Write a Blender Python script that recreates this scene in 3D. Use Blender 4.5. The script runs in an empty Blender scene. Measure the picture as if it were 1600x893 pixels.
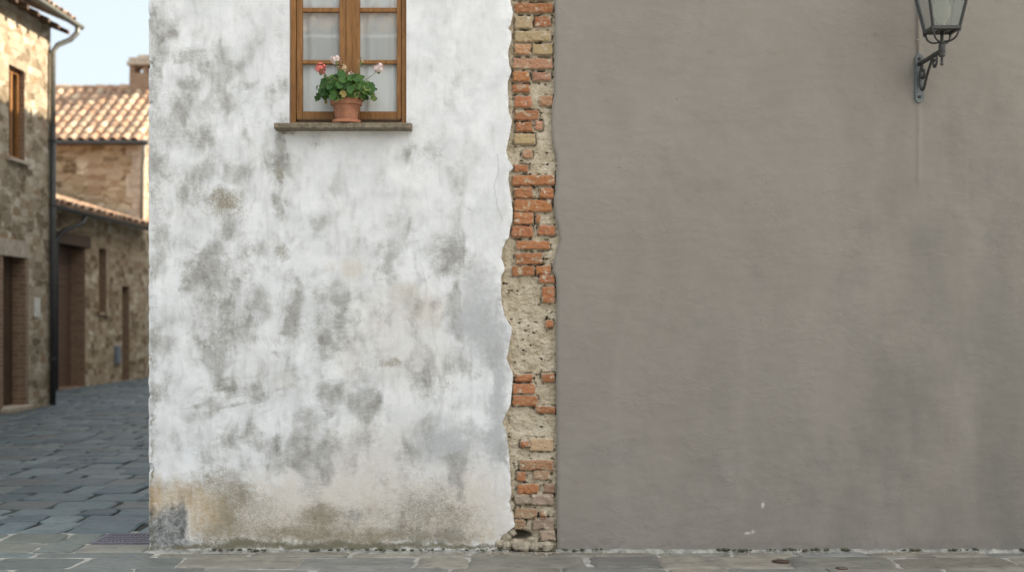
import bpy, math, random
import numpy as np
from mathutils import Vector, Matrix

random.seed(7)
RNG = np.random.default_rng(11)
scn = bpy.context.scene
COL = scn.collection
R = math.radians

# ------------------------------------------------------------------ frame
# metres; camera at the origin looking along +Y, the two plaster fronts stand at Y = 10.
# photo pixel on the front plane -> metres: 200 px per metre, horizon at y = 505
CAMZ = 1.775
def PX(x): return (x - 800.0) / 200.0
def PZ(y): return CAMZ + (505.0 - y) / 200.0

# ------------------------------------------------------------------ noise
_perm = RNG.permutation(512)
def _hash(ix, iy, s):
    return _perm[(_perm[(_perm[(ix + s * 37) & 511] + iy) & 511] + s * 11) & 511]
_ga = RNG.random(512) * 2 * np.pi
_gx, _gy = np.cos(_ga), np.sin(_ga)
def perlin(x, y, s=0):
    x = np.asarray(x, float); y = np.asarray(y, float)
    ix = np.floor(x).astype(int); iy = np.floor(y).astype(int)
    fx = x - ix; fy = y - iy
    u = fx * fx * fx * (fx * (fx * 6 - 15) + 10); v = fy * fy * fy * (fy * (fy * 6 - 15) + 10)
    def g(dx, dy):
        h = _hash(ix + dx, iy + dy, s)
        return _gx[h] * (fx - dx) + _gy[h] * (fy - dy)
    a = g(0, 0); b = g(1, 0); c = g(0, 1); d = g(1, 1)
    return (a + u * (b - a)) * (1 - v) + (c + u * (d - c)) * v
def fbm(x, y, o=4, s=0, gain=.5):
    r = 0; a = 1; t = 0
    for i in range(o):
        r = r + a * perlin(x * 2 ** i + 17.3 * i, y * 2 ** i - 9.1 * i, s + i); t += a; a *= gain
    return r / t * 1.6
def sstep(a, b, x):
    t = np.clip((x - a) / (b - a), 0, 1); return t * t * (3 - 2 * t)

# ------------------------------------------------------------------ materials
class NT:
    def __init__(s, name):
        s.m = bpy.data.materials.new(name); s.m.use_nodes = True
        s.t = s.m.node_tree; s.t.nodes.clear()
        s.out = s.n('ShaderNodeOutputMaterial')
        s.b = s.n('ShaderNodeBsdfPrincipled'); s.l(s.b.outputs[0], s.out.inputs[0])
        s.b.inputs['Specular IOR Level'].default_value = .3
    def n(s, t, **k):
        o = s.t.nodes.new(t)
        for a, v in k.items(): setattr(o, a, v)
        return o
    def l(s, a, b): s.t.links.new(a, b)
    def put(s, sock, v):
        if isinstance(v, bpy.types.NodeSocket): s.l(v, sock)
        elif isinstance(v, (tuple, list)) and len(v) == 3 and sock.type == 'RGBA': sock.default_value = (*v, 1)
        else: sock.default_value = v
    def coord(s, scale=(1, 1, 1), rot=(0, 0, 0)):
        c = s.n('ShaderNodeTexCoord'); m = s.n('ShaderNodeMapping')
        s.l(c.outputs['Object'], m.inputs[0]); m.inputs['Scale'].default_value = scale
        m.inputs['Rotation'].default_value = rot
        return m.outputs[0]
    def noise(s, vec, scale, detail=4, rough=.55, dist=0):
        o = s.n('ShaderNodeTexNoise'); s.l(vec, o.inputs['Vector'])
        o.inputs['Scale'].default_value = scale; o.inputs['Detail'].default_value = detail
        o.inputs['Roughness'].default_value = rough; o.inputs['Distortion'].default_value = dist
        return o.outputs[0]
    def voro(s, vec, scale, feature='F1', rand=1.0):
        o = s.n('ShaderNodeTexVoronoi', feature=feature); s.l(vec, o.inputs['Vector'])
        o.inputs['Scale'].default_value = scale; o.inputs['Randomness'].default_value = rand
        return o
    def math(s, op, a, b=0.0, c=None, clamp=False):
        o = s.n('ShaderNodeMath', operation=op, use_clamp=clamp); s.put(o.inputs[0], a); s.put(o.inputs[1], b)
        if c is not None: s.put(o.inputs[2], c)
        return o.outputs[0]
    def ramp(s, v, a, b, lo=0., hi=1.):
        o = s.n('ShaderNodeMapRange', interpolation_type='SMOOTHSTEP'); s.put(o.inputs[0], v)
        for i, k in zip((1, 2, 3, 4), (a, b, lo, hi)): o.inputs[i].default_value = k
        return o.outputs[0]
    def cramp(s, v, stops):
        o = s.n('ShaderNodeValToRGB'); s.l(v, o.inputs[0]); e = o.color_ramp.elements
        while len(e) < len(stops): e.new(.5)
        for i, (p, c) in enumerate(stops): e[i].position = p; e[i].color = (*c, 1)
        return o.outputs[0]
    def mix(s, f, a, b, mode='MIX'):
        o = s.n('ShaderNodeMix', data_type='RGBA', blend_type=mode)
        s.put(o.inputs[0], f); s.put(o.inputs[6], a); s.put(o.inputs[7], b); return o.outputs[2]
    def attr(s, name, col=False):
        o = s.n('ShaderNodeAttribute', attribute_name=name); return o.outputs['Color' if col else 'Fac']
    def bump(s, h, dist, strength=1.0, prev=None):
        o = s.n('ShaderNodeBump'); s.l(h, o.inputs['Height'])
        o.inputs['Distance'].default_value = dist; o.inputs['Strength'].default_value = strength
        if prev is not None: s.l(prev, o.inputs['Normal'])
        return o.outputs[0]
    def done(s, col, rough=.8, normal=None, metal=0):
        s.put(s.b.inputs['Base Color'], col); s.put(s.b.inputs['Roughness'], rough)
        s.b.inputs['Metallic'].default_value = metal
        if normal is not None: s.l(normal, s.b.inputs['Normal'])
        return s.m

def mat_simple(name, col, rough=.6, metal=0, var=.15, scale=12, bump=.0, spec=.3, streak=(1, 1, 1)):
    t = NT(name); v = t.coord(streak); n = t.noise(v, scale, 5, .6)
    c2 = tuple(min(1, c * (1 + var)) for c in col); c1 = tuple(c * (1 - var) for c in col)
    c = t.cramp(n, [(.3, c1), (.7, c2)])
    t.b.inputs['Specular IOR Level'].default_value = spec
    nb = t.bump(t.noise(v, scale * 5, 4), bump) if bump else None
    return t.done(c, rough, nb, metal)

def mat_white_plaster():
    t = NT('white_plaster'); v = t.coord()
    fine = t.noise(v, 95, 4, .7); mid = t.noise(v, 22, 5, .65, .4); big = t.noise(v, 3.2, 5, .6, .8)
    base = t.cramp(big, [(.3, (.68, .68, .67)), (.5, (.765, .76, .75)), (.7, (.82, .81, .79))])
    base = t.mix(t.attr('wash'), base, (.385, .375, .352))
    base = t.mix(t.math('MULTIPLY', t.ramp(mid, .5, .75), .22), base, (.60, .595, .58))
    strk = t.noise(t.coord((1, 1, .35), (0, .25, 0)), 17, 5, .7, 1.2)
    base = t.mix(t.math('MULTIPLY', t.ramp(strk, .52, .72), .22), base, (.56, .56, .555))
    def layer(col, name, shade, lo, hi, af, am):
        f = t.math('ADD', t.attr(name), t.math('ADD', t.math('MULTIPLY', t.math('SUBTRACT', fine, .5), af),
                                             t.math('MULTIPLY', t.math('SUBTRACT', mid, .5), am)))
        # nothing where the layer is absent
        f = t.math('MULTIPLY', t.ramp(f, lo, hi), t.ramp(t.attr(name), .03, .22))
        return t.mix(f, col, shade), f
    c, _ = layer(base, 'beige', (.61, .55, .47), .05, .9, .5, .5)
    c, _ = layer(c, 'smooth_grey', (.44, .44, .435), .12, .95, .45, .6)
    gcol = t.cramp(t.noise(v, 9, 4, .6), [(.35, (.275, .262, .232)), (.65, (.43, .415, .385))])
    c, fg = layer(c, 'grime', gcol, .10, 1.02, .95, .65)
    c, _ = layer(c, 'brown', (.25, .215, .15), .15, .95, 1.0, .55)
    ocol = t.cramp(t.noise(t.coord((1, 1, .4)), 14, 5, .7), [(.35, (.40, .275, .14)), (.65, (.60, .49, .34))])
    c, _ = layer(c, 'ochre', ocol, .08, 1.25, .9, 1.0)
    dcol = t.cramp(t.noise(v, 18, 5, .7), [(.35, (.065, .065, .058)), (.65, (.25, .255, .25))])
    c, _ = layer(c, 'dark', dcol, .05, 1.15, 1.0, 1.3)
    c, _ = layer(c, 'moss', (.17, .155, .105), .15, .95, 1.0, .8)
    pin = t.voro(v, 26); pinm = t.math('MULTIPLY', t.ramp(pin.outputs['Distance'], .10, .05),
                                        t.ramp(t.noise(v, 5, 3), .56, .66))
    c = t.mix(pinm, c, (.2, .19, .17))
    c = t.mix(t.attr('crack'), c, (.22, .21, .19))
    nb = t.bump(mid, .0045, .5); nb = t.bump(fine, .0028, .6, nb)
    nb = t.bump(fg, .002, .4, nb)
    return t.done(c, .9, nb)

def mat_grey_plaster():
    t = NT('grey_plaster'); v = t.coord(); vs = t.coord((1, 1, .45)); vh = t.coord((.7, 1, 1.15), (0, .3, 0))
    fine = t.noise(v, 120, 4, .7); mid = t.noise(v, 16, 6, .65, .6); big = t.noise(vs, 1.9, 6, .6, 1.0)
    c = t.cramp(big, [(.28, (.240, .213, .181)), (.5, (.260, .232, .198)), (.72, (.277, .248, .213))])
    c = t.mix(t.math('MULTIPLY', t.attr('painted_shade'), t.ramp(t.noise(vs, 2.2, 5, .6), .25, .7)), c, (.180, .168, .144))  # shade of the wall's right side put into the colour, broken by noise
    c = t.mix(t.math('MULTIPLY', t.attr('stain'), t.ramp(t.math('ADD', fine, t.math('MULTIPLY', mid, .7)), .65, 1.1)), c, (.145, .14, .125))
    c = t.mix(t.math('MULTIPLY', t.ramp(mid, .52, .8), .22), c, (.20, .188, .165))
    c = t.mix(t.math('MULTIPLY', t.attr('chip'), 1.0), c, (.62, .60, .56))
    pin = t.voro(v, 17); pinm = t.math('MULTIPLY', t.ramp(pin.outputs['Distance'], .09, .05), t.ramp(t.noise(v, 3, 3), .54, .62))
    c = t.mix(pinm, c, (.10, .095, .085))
    trw = t.math('MULTIPLY', t.noise(vh, 14, 6, .62, .9), t.ramp(t.noise(v, 2.1, 3), .42, .62))
    nb = t.bump(trw, .010, .6); nb = t.bump(fine, .0030, .6, nb)
    nb = t.bump(mid, .0035, .35, nb)
    return t.done(c, .85, nb)

def mat_masonry():
    t = NT('lime_mortar_and_brick'); v = t.coord()
    fine = t.noise(v, 150, 4, .75); mid = t.noise(v, 34, 5, .65)
    tint = t.attr('tint', True)
    mort = t.cramp(t.noise(v, 12, 5, .6), [(.28, (.36, .285, .185)), (.5, (.53, .45, .325)), (.72, (.63, .55, .43))])
    mort = t.mix(t.ramp(fine, .56, .72), mort, (.26, .21, .15))
    brick = t.mix(t.ramp(mid, .45, .8), tint, t.mix(.5, tint, (.50, .38, .26)))
    brick = t.mix(t.math('MULTIPLY', t.ramp(fine, .58, .75), .6), brick, t.mix(.6, tint, (.10, .05, .03)))
    c = t.mix(t.attr('brick'), mort, brick)
    c = t.mix(t.attr('soil'), c, (.12, .10, .07))  # painted shade of the crevices, with dirt at the foot
    nb = t.bump(fine, .006, .9); nb = t.bump(mid, .010, .7, nb)
    return t.done(c, .92, nb)

def mat_stone(name, scale, cols, mortar, mw=.06, warm=0):
    t = NT(name); v = t.coord((1, 1, 1.75)); dist = t.noise(v, 2.2, 3, .5)
    vv = t.n('ShaderNodeVectorMath', operation='ADD'); t.l(v, vv.inputs[0])
    sc = t.n('ShaderNodeVectorMath', operation='SCALE'); nn = t.n('ShaderNodeTexNoise'); t.l(v, nn.inputs['Vector'])
    nn.inputs['Scale'].default_value = 3.0; t.l(nn.outputs['Color'], sc.inputs[0]); sc.inputs['Scale'].default_value = .42
    t.l(sc.outputs[0], vv.inputs[1]); w = vv.outputs[0]
    sx = t.n('ShaderNodeSeparateXYZ'); t.l(w, sx.inputs[0])
    cb = t.n('ShaderNodeCombineXYZ'); t.l(t.math('ADD', sx.outputs[0], sx.outputs[1]), cb.inputs[0]); t.l(sx.outputs[2], cb.inputs[1])
    br = t.n('ShaderNodeTexBrick', offset=.43, squash=.72, squash_frequency=3); t.l(cb.outputs[0], br.inputs['Vector'])
    br.inputs['Scale'].default_value = 1.0; br.inputs['Brick Width'].default_value = .95 / scale; br.inputs['Row Height'].default_value = .62 / scale * 1.2
    br.inputs['Mortar Size'].default_value = .022; br.inputs['Mortar Smooth'].default_value = .6
    for k_ in ('Color1', 'Mortar'): br.inputs[k_].default_value = (0, 0, 0, 1)
    br.inputs['Color2'].default_value = (1, 1, 1, 1)
    f1 = t.voro(w, scale * .8); sep = t.n('ShaderNodeSeparateColor'); t.l(f1.outputs['Color'], sep.inputs[0])
    val = t.ramp(t.math('ADD', t.math('MULTIPLY', br.outputs[0], .42), t.math('MULTIPLY', sep.outputs[0], .58)), .1, .9)
    c = t.cramp(val, cols)
    fine = t.noise(v, 18, 6, .7)
    c = t.mix(.55, c, t.cramp(fine, [(.3, (.25, .2, .14)), (.7, (1, .95, .85))]), 'MULTIPLY')
    c = t.mix(.25, c, t.cramp(t.noise(v, .6, 4), [(.3, (.3, .26, .2)), (.7, (1, 1, 1))]), 'MULTIPLY')
    edge = t.ramp(t.math('ADD', br.outputs['Fac'], t.math('MULTIPLY', t.math('SUBTRACT', fine, .5), .5)), .75, .35)
    c = t.mix(edge, mortar, c)
    nb = t.bump(edge, .05, .9); nb = t.bump(fine, .02, .8, nb)
    return t.done(c, .9, nb)

def mat_brickwall(name, c1, c2, mortar, scale=1.0):
    t = NT(name); tc = t.n('ShaderNodeTexCoord'); sx = t.n('ShaderNodeSeparateXYZ'); t.l(tc.outputs['Object'], sx.inputs[0])
    cb = t.n('ShaderNodeCombineXYZ'); t.l(t.math('ADD', sx.outputs[0], sx.outputs[1]), cb.inputs[0]); t.l(sx.outputs[2], cb.inputs[1])
    br = t.n('ShaderNodeTexBrick'); t.l(cb.outputs[0], br.inputs['Vector'])
    br.inputs['Scale'].default_value = scale; br.inputs['Brick Width'].default_value = .28; br.inputs['Row Height'].default_value = .09
    br.inputs['Mortar Size'].default_value = .012
    br.inputs['Color1'].default_value = (*c1, 1); br.inputs['Color2'].default_value = (*c2, 1); br.inputs['Mortar'].default_value = (*mortar, 1)
    n = t.noise(t.coord(), 14, 5, .65)
    c = t.mix(.5, br.outputs[0], t.cramp(n, [(.3, (.4, .36, .32)), (.7, (1, 1, 1))]), 'MULTIPLY')
    return t.done(c, .9, t.bump(n, .015, .8))

def mat_tile():
    t = NT('terracotta_roof_tile'); v = t.coord(); n = t.noise(v, 7, 5, .65); f = t.noise(v, 40, 4, .7)
    c = t.mix(t.ramp(n, .45, .75), t.attr('tint', True), (.40, .33, .25))
    c = t.mix(t.math('MULTIPLY', t.ramp(f, .55, .75), .6), c, (.17, .14, .11))
    return t.done(c, .85, t.bump(f, .01, .7))

def mat_paving(name):
    t = NT(name); v = t.coord(); vs = t.coord((.5, 1.3, 1), (0, 0, .2))
    n = t.noise(v, 5, 6, .62, .5); f = t.noise(v, 42, 5, .72); ly = t.noise(vs, 13, 5, .62, 1.0)
    c = t.mix(.65, t.attr('tint', True), t.cramp(n, [(.28, (.45, .46, .48)), (.5, (.9, .9, .9)), (.74, (1.25, 1.2, 1.12))]), 'MULTIPLY')
    c = t.mix(t.math('MULTIPLY', t.ramp(ly, .52, .68), .8), c, t.mix(.5, c, (.04, .042, .04)))
    c = t.mix(t.math('MULTIPLY', t.ramp(f, .55, .78), .45), c, (.30, .30, .28))
    nb = t.bump(ly, .018, .7); nb = t.bump(f, .005, .7, nb); nb = t.bump(n, .03, .5, nb)
    return t.done(c, t.ramp(n, .3, .7, .36, .66), nb)

def mat_wood(name, c1, c2, rough=.5):
    t = NT(name); v = t.coord((7, 7, .9)); n = t.noise(v, 6, 6, .65, .8); f = t.noise(t.coord((30, 30, 2)), 7, 4, .7)
    c = t.cramp(n, [(.28, c1), (.72, c2)])
    c = t.mix(t.math('MULTIPLY', t.ramp(f, .5, .8), .5), c, tuple(k * .5 for k in c1))
    return t.done(c, rough, t.bump(f, .002, .6))

def mat_leaf():
    t = NT('geranium_leaf'); v = t.coord(); n = t.noise(v, 40, 3)
    c = t.mix(.5, t.attr('tint', True), t.cramp(n, [(.3, (.5, .55, .45)), (.7, (1.2, 1.2, 1.0))]), 'MULTIPLY')
    t.b.inputs['Subsurface Weight'].default_value = 0.0
    m = t.done(c, .5)
    tr = t.n('ShaderNodeBsdfTranslucent'); t.l(c, tr.inputs[0])
    mx = t.n('ShaderNodeMixShader'); mx.inputs[0].default_value = .25
    t.l(t.b.outputs[0], mx.inputs[1]); t.l(tr.outputs[0], mx.inputs[2]); t.l(mx.outputs[0], t.out.inputs[0])
    return m
def mat_petal(name, a, b):
    t = NT(name); c = t.cramp(t.noise(t.coord(), 55, 2), [(.35, a), (.65, b)]); return t.done(c, .6)

def mat_glass(name, tint=(1, 1, 1), frost=0.0):
    t = NT(name); t.t.nodes.remove(t.b)
    tr = t.n('ShaderNodeBsdfTransparent'); tr.inputs[0].default_value = (*tint, 1)
    gl = t.n('ShaderNodeBsdfGlossy'); gl.inputs['Roughness'].default_value = .015 + frost * .3
    fr = t.n('ShaderNodeFresnel'); fr.inputs[0].default_value = 1.55 if frost else 1.8
    mx = t.n('ShaderNodeMixShader'); t.l(fr.outputs[0], mx.inputs[0]); t.l(tr.outputs[0], mx.inputs[1]); t.l(gl.outputs[0], mx.inputs[2])
    if not frost:                                                  # one reflection per pane: the far side of the sheet is clear
        ge = t.n('ShaderNodeNewGeometry'); t.l(t.math('MULTIPLY', fr.outputs[0], t.math('SUBTRACT', 1.0, ge.outputs['Backfacing'])), mx.inputs[0])
    last = mx.outputs[0]
    if frost:
        d = t.n('ShaderNodeBsdfTranslucent'); d.inputs[0].default_value = (.72, .74, .72, 1)
        df = t.n('ShaderNodeBsdfDiffuse'); df.inputs[0].default_value = (.62, .64, .62, 1)
        a = t.n('ShaderNodeMixShader'); a.inputs[0].default_value = .5
        t.l(d.outputs[0], a.inputs[1]); t.l(df.outputs[0], a.inputs[2])
        m2 = t.n('ShaderNodeMixShader'); m2.inputs[0].default_value = frost
        t.l(last, m2.inputs[1]); t.l(a.outputs[0], m2.inputs[2]); last = m2.outputs[0]
    t.l(last, t.out.inputs[0])
    return t.m
def mat_cloth():
    t = NT('sheer_curtain_cloth'); v = t.coord((60, 60, 60)); n = t.noise(v, 8, 2)
    c = t.cramp(n, [(.3, (.71, .695, .665)), (.7, (.79, .775, .74))]); m = t.done(c, .9)
    tr = t.n('ShaderNodeBsdfTranslucent'); t.l(c, tr.inputs[0])
    mx = t.n('ShaderNodeMixShader'); mx.inputs[0].default_value = .08
    t.l(t.b.outputs[0], mx.inputs[1]); t.l(tr.outputs[0], mx.inputs[2]); tp = t.n('ShaderNodeBsdfTransparent'); m2 = t.n('ShaderNodeMixShader'); t.l(t.math('MULTIPLY', t.attr('sheer'), .36), m2.inputs[0])
    t.l(mx.outputs[0], m2.inputs[1]); t.l(tp.outputs[0], m2.inputs[2]); t.l(m2.outputs[0], t.out.inputs[0])
    return m

M = {}
M['white'] = mat_white_plaster(); M['grey'] = mat_grey_plaster(); M['masonry'] = mat_masonry()
SC = [(0, (.22, .17, .11)), (.25, (.44, .38, .28)), (.5, (.60, .54, .43)), (.75, (.36, .26, .16)), (1, (.70, .65, .55))]
M['stone'] = mat_stone('rubble_stone', 2.4, SC, (.36, .30, .215))
M['stone2'] = mat_stone('brown_rubble_stone', 2.2, [(0, (.19, .13, .075)), (.25, (.42, .33, .21)), (.5, (.60, .51, .37)), (.75, (.33, .22, .13)), (1, (.70, .63, .50))], (.36, .28, .185))
M['dress'] = mat_simple('dressed_stone', (.40, .335, .26), .85, var=.25, scale=6, bump=.01)
M['brickjamb'] = mat_brickwall('old_brick', (.24, .135, .085), (.31, .20, .125), (.31, .25, .18))
M['tile'] = mat_tile(); M['pave'] = mat_paving('paving_stone')
M['mortar_pale'] = mat_simple('pale_joint_mortar', (.38, .365, .325), .95, var=.35, scale=9, bump=.01)
M['mortar_foot'] = mat_simple('wall_foot_mortar', (.31, .30, .265), .95, var=.45, scale=14, bump=.012)
M['joint_dark'] = mat_simple('dark_joint_soil', (.052, .054, .048), .95, var=.3, scale=9, bump=.01)
M['wood'] = mat_wood('varnished_wood', (.15, .064, .018), (.34, .162, .050))
M['wood_dark'] = mat_wood('dark_old_wood', (.05, .03, .018), (.11, .068, .04), .7)
M['wood_door'] = mat_wood('weathered_door_wood', (.085, .05, .034), (.16, .10, .07), .75)
M['sill'] = mat_simple('lichen_sill_stone', (.20, .165, .115), .9, var=.45, scale=22, bump=.006)
M['glass'] = mat_glass('window_glass', (.98, .99, .99)); M['frost'] = mat_glass('lantern_glass', (.92, .93, .9), .30)
M['cloth'] = mat_cloth()
M['iron'] = mat_simple('grey_painted_iron', (.036, .036, .032), .45, 0, .25, 30, .002, .5)
M['plate'] = mat_simple('galvanised_grey_iron', (.115, .13, .128), .5, 0, .2, 30, .002, .5)
M['conduit'] = mat_simple('painted_conduit', (.30, .275, .245), .6, 0, .12, 20)
M['zinc'] = mat_simple('weathered_zinc', (.20, .20, .175), .5, .3, .2, 8)
M['pipe_dark'] = mat_simple('dark_drainpipe', (.05, .05, .048), .45, .2, .2, 6)
M['terracotta'] = mat_simple('terracotta_pot', (.345, .155, .09), .85, 0, .28, 13, .003)
M['saucer'] = mat_simple('terracotta_saucer', (.46, .20, .115), .8, 0, .15, 16, .003)
M['soil'] = mat_simple('potting_soil', (.035, .025, .018), .95, 0, .4, 60, .006)
M['leaf'] = mat_leaf()
M['stalk'] = mat_simple('green_stalk', (.16, .22, .07), .6)
M['red'] = mat_petal('coral_red_petal', (.60, .11, .085), (.76, .22, .18))
M['pink'] = mat_petal('blush_petal', (.70, .50, .45), (.85, .72, .68))
M['dry'] = mat_petal('withered_petal', (.40, .27, .15), (.55, .42, .26))
M['grate'] = mat_simple('drain_iron', (.17, .16, .19), .5, .2, .2, 20)
M['box'] = mat_simple('meter_box_paint', (.17, .19, .215), .6)
M['plaque'] = mat_simple('pale_marble', (.60, .58, .53), .6)
M['rust'] = mat_simple('rusty_brown', (.075, .048, .034), .9, 0, .3, 25, .003)
M['moss'] = mat_simple('joint_moss', (.115, .11, .07), .95, 0, .5, 40, .01)
M['rubble'] = mat_simple('mortar_crumb', (.42, .36, .27), .95, 0, .3, 30, .01)
M['bulb'] = mat_simple('opal_bulb', (.75, .72, .62), .4)
M['shade_plaster'] = mat_simple('blue_shade_plaster', (.20, .26, .33), .9, 0, .15, 3)  # blue-grey stands for shade on the opposite wall, put into the colour
M['dark'] = mat_simple('dark_interior', (.05, .045, .04), .9)
M['ground'] = mat_paving('distant_paving')

# ------------------------------------------------------------------ mesh helpers
def link(o, parent=None):
    COL.objects.link(o)
    if parent: o.parent = parent
    return o
def tag(o, label=None, cat=None, group=None, kind=None):
    for k, v in (('label', label), ('category', cat), ('group', group), ('kind', kind)):
        if v: o[k] = v
    return o
def empty(name, loc=(0, 0, 0), rz=0.0):
    o = bpy.data.objects.new(name, None); o.location = loc; o.rotation_euler = (0, 0, rz); o.empty_display_size = .2
    return link(o)
class MB:
    def __init__(s): s.v = []; s.f = []; s.c = []
    def add(s, vs, fs, col=None):
        k = len(s.v); s.v += [tuple(p) for p in vs]; s.f += [tuple(i + k for i in f) for f in fs]
        s.c += [col or (.5, .5, .5)] * len(vs)
        return s
    def box(s, x0, x1, y0, y1, z0, z1, col=None):
        return s.add([(x0,y0,z0),(x1,y0,z0),(x1,y1,z0),(x0,y1,z0),(x0,y0,z1),(x1,y0,z1),(x1,y1,z1),(x0,y1,z1)],
              [(0,3,2,1),(4,5,6,7),(0,1,5,4),(1,2,6,5),(2,3,7,6),(3,0,4,7)], col)
    def quad(s, a, b, c, d, col=None): return s.add([a, b, c, d], [(0, 1, 2, 3)], col)
    def tube(s, pts, r, n=10, col=None, cap=True):
        pts = [Vector(p) for p in pts]; rs = r if isinstance(r, (list, tuple)) else [r] * len(pts)
        vs = []; fs = []; up = None
        for i, p in enumerate(pts):
            d = (pts[min(i + 1, len(pts) - 1)] - pts[max(i - 1, 0)]).normalized()
            if up is None:
                up = Vector((0, 0, 1)) if abs(d.z) < .9 else Vector((1, 0, 0))
            a = d.cross(up).normalized(); up = a.cross(d).normalized()
            for k in range(n):
                t = 2 * math.pi * k / n; vs.append(p + (a * math.cos(t) + up * math.sin(t)) * rs[i])
        for i in range(len(pts) - 1):
            for k in range(n):
                fs.append((i*n+k, i*n+(k+1) % n, (i+1)*n+(k+1) % n, (i+1)*n+k))
        if cap: fs += [tuple(range(n))[::-1], tuple((len(pts)-1)*n + k for k in range(n))]
        return s.add(vs, fs, col)
    def lathe(s, prof, c=(0, 0, 0), n=28, col=None, closed=False):
        vs = []; fs = []
        for r, z in prof:
            for k in range(n):
                t = 2 * math.pi * k / n; vs.append((c[0] + r * math.cos(t), c[1] + r * math.sin(t), c[2] + z))
        m = len(prof)
        for i in range(m - 1):
            for k in range(n): fs.append((i*n+k, i*n+(k+1) % n, (i+1)*n+(k+1) % n, (i+1)*n+k))
        if not closed: fs += [tuple(range(n))[::-1], tuple((m-1)*n + k for k in range(n))]
        return s.add(vs, fs, col)
    def build(s, name, mat, parent=None, smooth=False, bevel=0.0, tint=False):
        me = bpy.data.meshes.new(name); me.from_pydata(s.v, [], s.f); me.materials.append(mat)
        if smooth: me.polygons.foreach_set('use_smooth', [True] * len(s.f))
        if tint:
            a = me.attributes.new('tint', 'FLOAT_COLOR', 'POINT')
            a.data.foreach_set('color', np.array([(*c, 1) for c in s.c], 'f').ravel())
        me.update(); o = link(bpy.data.objects.new(name, me), parent)
        if bevel:
            b = o.modifiers.new('bevel', 'BEVEL'); b.width = bevel; b.segments = 2; b.limit_method = 'ANGLE'
        return o
def grid_obj(name, P, mat, parent=None, mask=None, attrs=None, cols=None):
    """P: (h, w, 3) points; mask: (h-1, w-1) faces kept; normals face -Y when x grows along w and z along h."""
    h, w = P.shape[:2]; idx = np.arange(h * w).reshape(h, w)
    q = np.stack([idx[:-1, :-1], idx[:-1, 1:], idx[1:, 1:], idx[1:, :-1]], -1)
    q = q[mask] if mask is not None else q.reshape(-1, 4)
    me = bpy.data.meshes.new(name); n = len(q)
    me.vertices.add(h * w); me.vertices.foreach_set('co', P.reshape(-1).astype('f'))
    me.loops.add(n * 4); me.loops.foreach_set('vertex_index', q.reshape(-1).astype('i'))
    me.polygons.add(n); me.polygons.foreach_set('loop_start', (np.arange(n) * 4).astype('i'))
    me.polygons.foreach_set('use_smooth', np.ones(n, bool))
    for k, v in (attrs or {}).items():
        a = me.attributes.new(k, 'FLOAT', 'POINT'); a.data.foreach_set('value', np.clip(v, 0, 1).reshape(-1).astype('f'))
    for k, v in (cols or {}).items():
        a = me.attributes.new(k, 'FLOAT_COLOR', 'POINT')
        a.data.foreach_set('color', np.concatenate([v, np.ones(v.shape[:2] + (1,))], -1).reshape(-1).astype('f'))
    me.materials.append(mat); me.update(calc_edges=True); me.validate()
    return link(bpy.data.objects.new(name, me), parent)
def blobs(x, y, lst, warp=1.0, seed=0):
    """soft elliptical stains (photo px: cx, cy, rx, ry, strength) with ragged outlines."""
    wx = x + warp * (10 * fbm(x / 26, y / 26, 3, seed) + 5 * fbm(x / 8, y / 8, 3, seed + 5))
    wy = y + warp * (12 * fbm(x / 26 + 40, y / 26, 3, seed + 9) + 5 * fbm(x / 8 + 7, y / 8, 3, seed + 14))
    out = np.ones_like(x)
    for cx, cy, rx, ry, s in lst:
        d = ((wx - cx) / (rx * 1.25)) ** 2 + ((wy - cy) / (ry * 1.25)) ** 2
        out *= 1 - s * np.exp(-d ** 1.25)
    return 1 - out

# ------------------------------------------------------------------ paving
def stone_mesh(mb, cx, cy, hw, hd, col, z, tilt, jit=.16, rnd=1.0):
    pts = []
    cor = [(-hw, -hd), (hw, -hd), (hw, hd), (-hw, hd)]
    j = min(hw, hd) * jit
    cor = [(a + random.uniform(-j, j) * .6, b + random.uniform(-j, j) * .6) for a, b in cor]
    for i in range(4):
        a, b = cor[i], cor[(i + 1) % 4]
        for k in range(4):
            t = k / 4; w = .016 if k else .0
            if k == 0: t = .04
            pts.append((a[0] + (b[0]-a[0])*t + random.uniform(-w, w), a[1] + (b[1]-a[1])*t + random.uniform(-w, w)))
        t = .96; pts.append((a[0] + (b[0]-a[0])*t, a[1] + (b[1]-a[1])*t))
    n = len(pts); vs = []; fs = []
    for s, dz in ((1.0, -.06), (1.0, -.010 - .008 * (rnd - 1)), (1 - .012 * rnd / min(hw, hd), -.002 - .002 * (rnd - 1)), (1 - .04 * rnd / min(hw, hd), .001)):
        for (a, b) in pts:
            wob = random.uniform(-.0015, .0015)
            vs.append((cx + a * s, cy + b * s, z + dz + wob + tilt[0] * a + tilt[1] * b))
    vs.append((cx, cy, z + .002))
    for r in range(3):
        for k in range(n): fs.append((r*n+k, r*n+(k+1) % n, (r+1)*n+(k+1) % n, (r+1)*n+k))
    for k in range(n): fs.append((3*n+k, 3*n+(k+1) % n, 4*n))
    mb.add(vs, fs, col)
def blocked(x, y, hw, hd):
    if y + hd > 10.05 and x + hw > -2.84: return True
    if 10.35 < y + hd and y - hd < 10.85 and x + hw > -3.42 and x - hw < -2.8: return True
    return False
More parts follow.
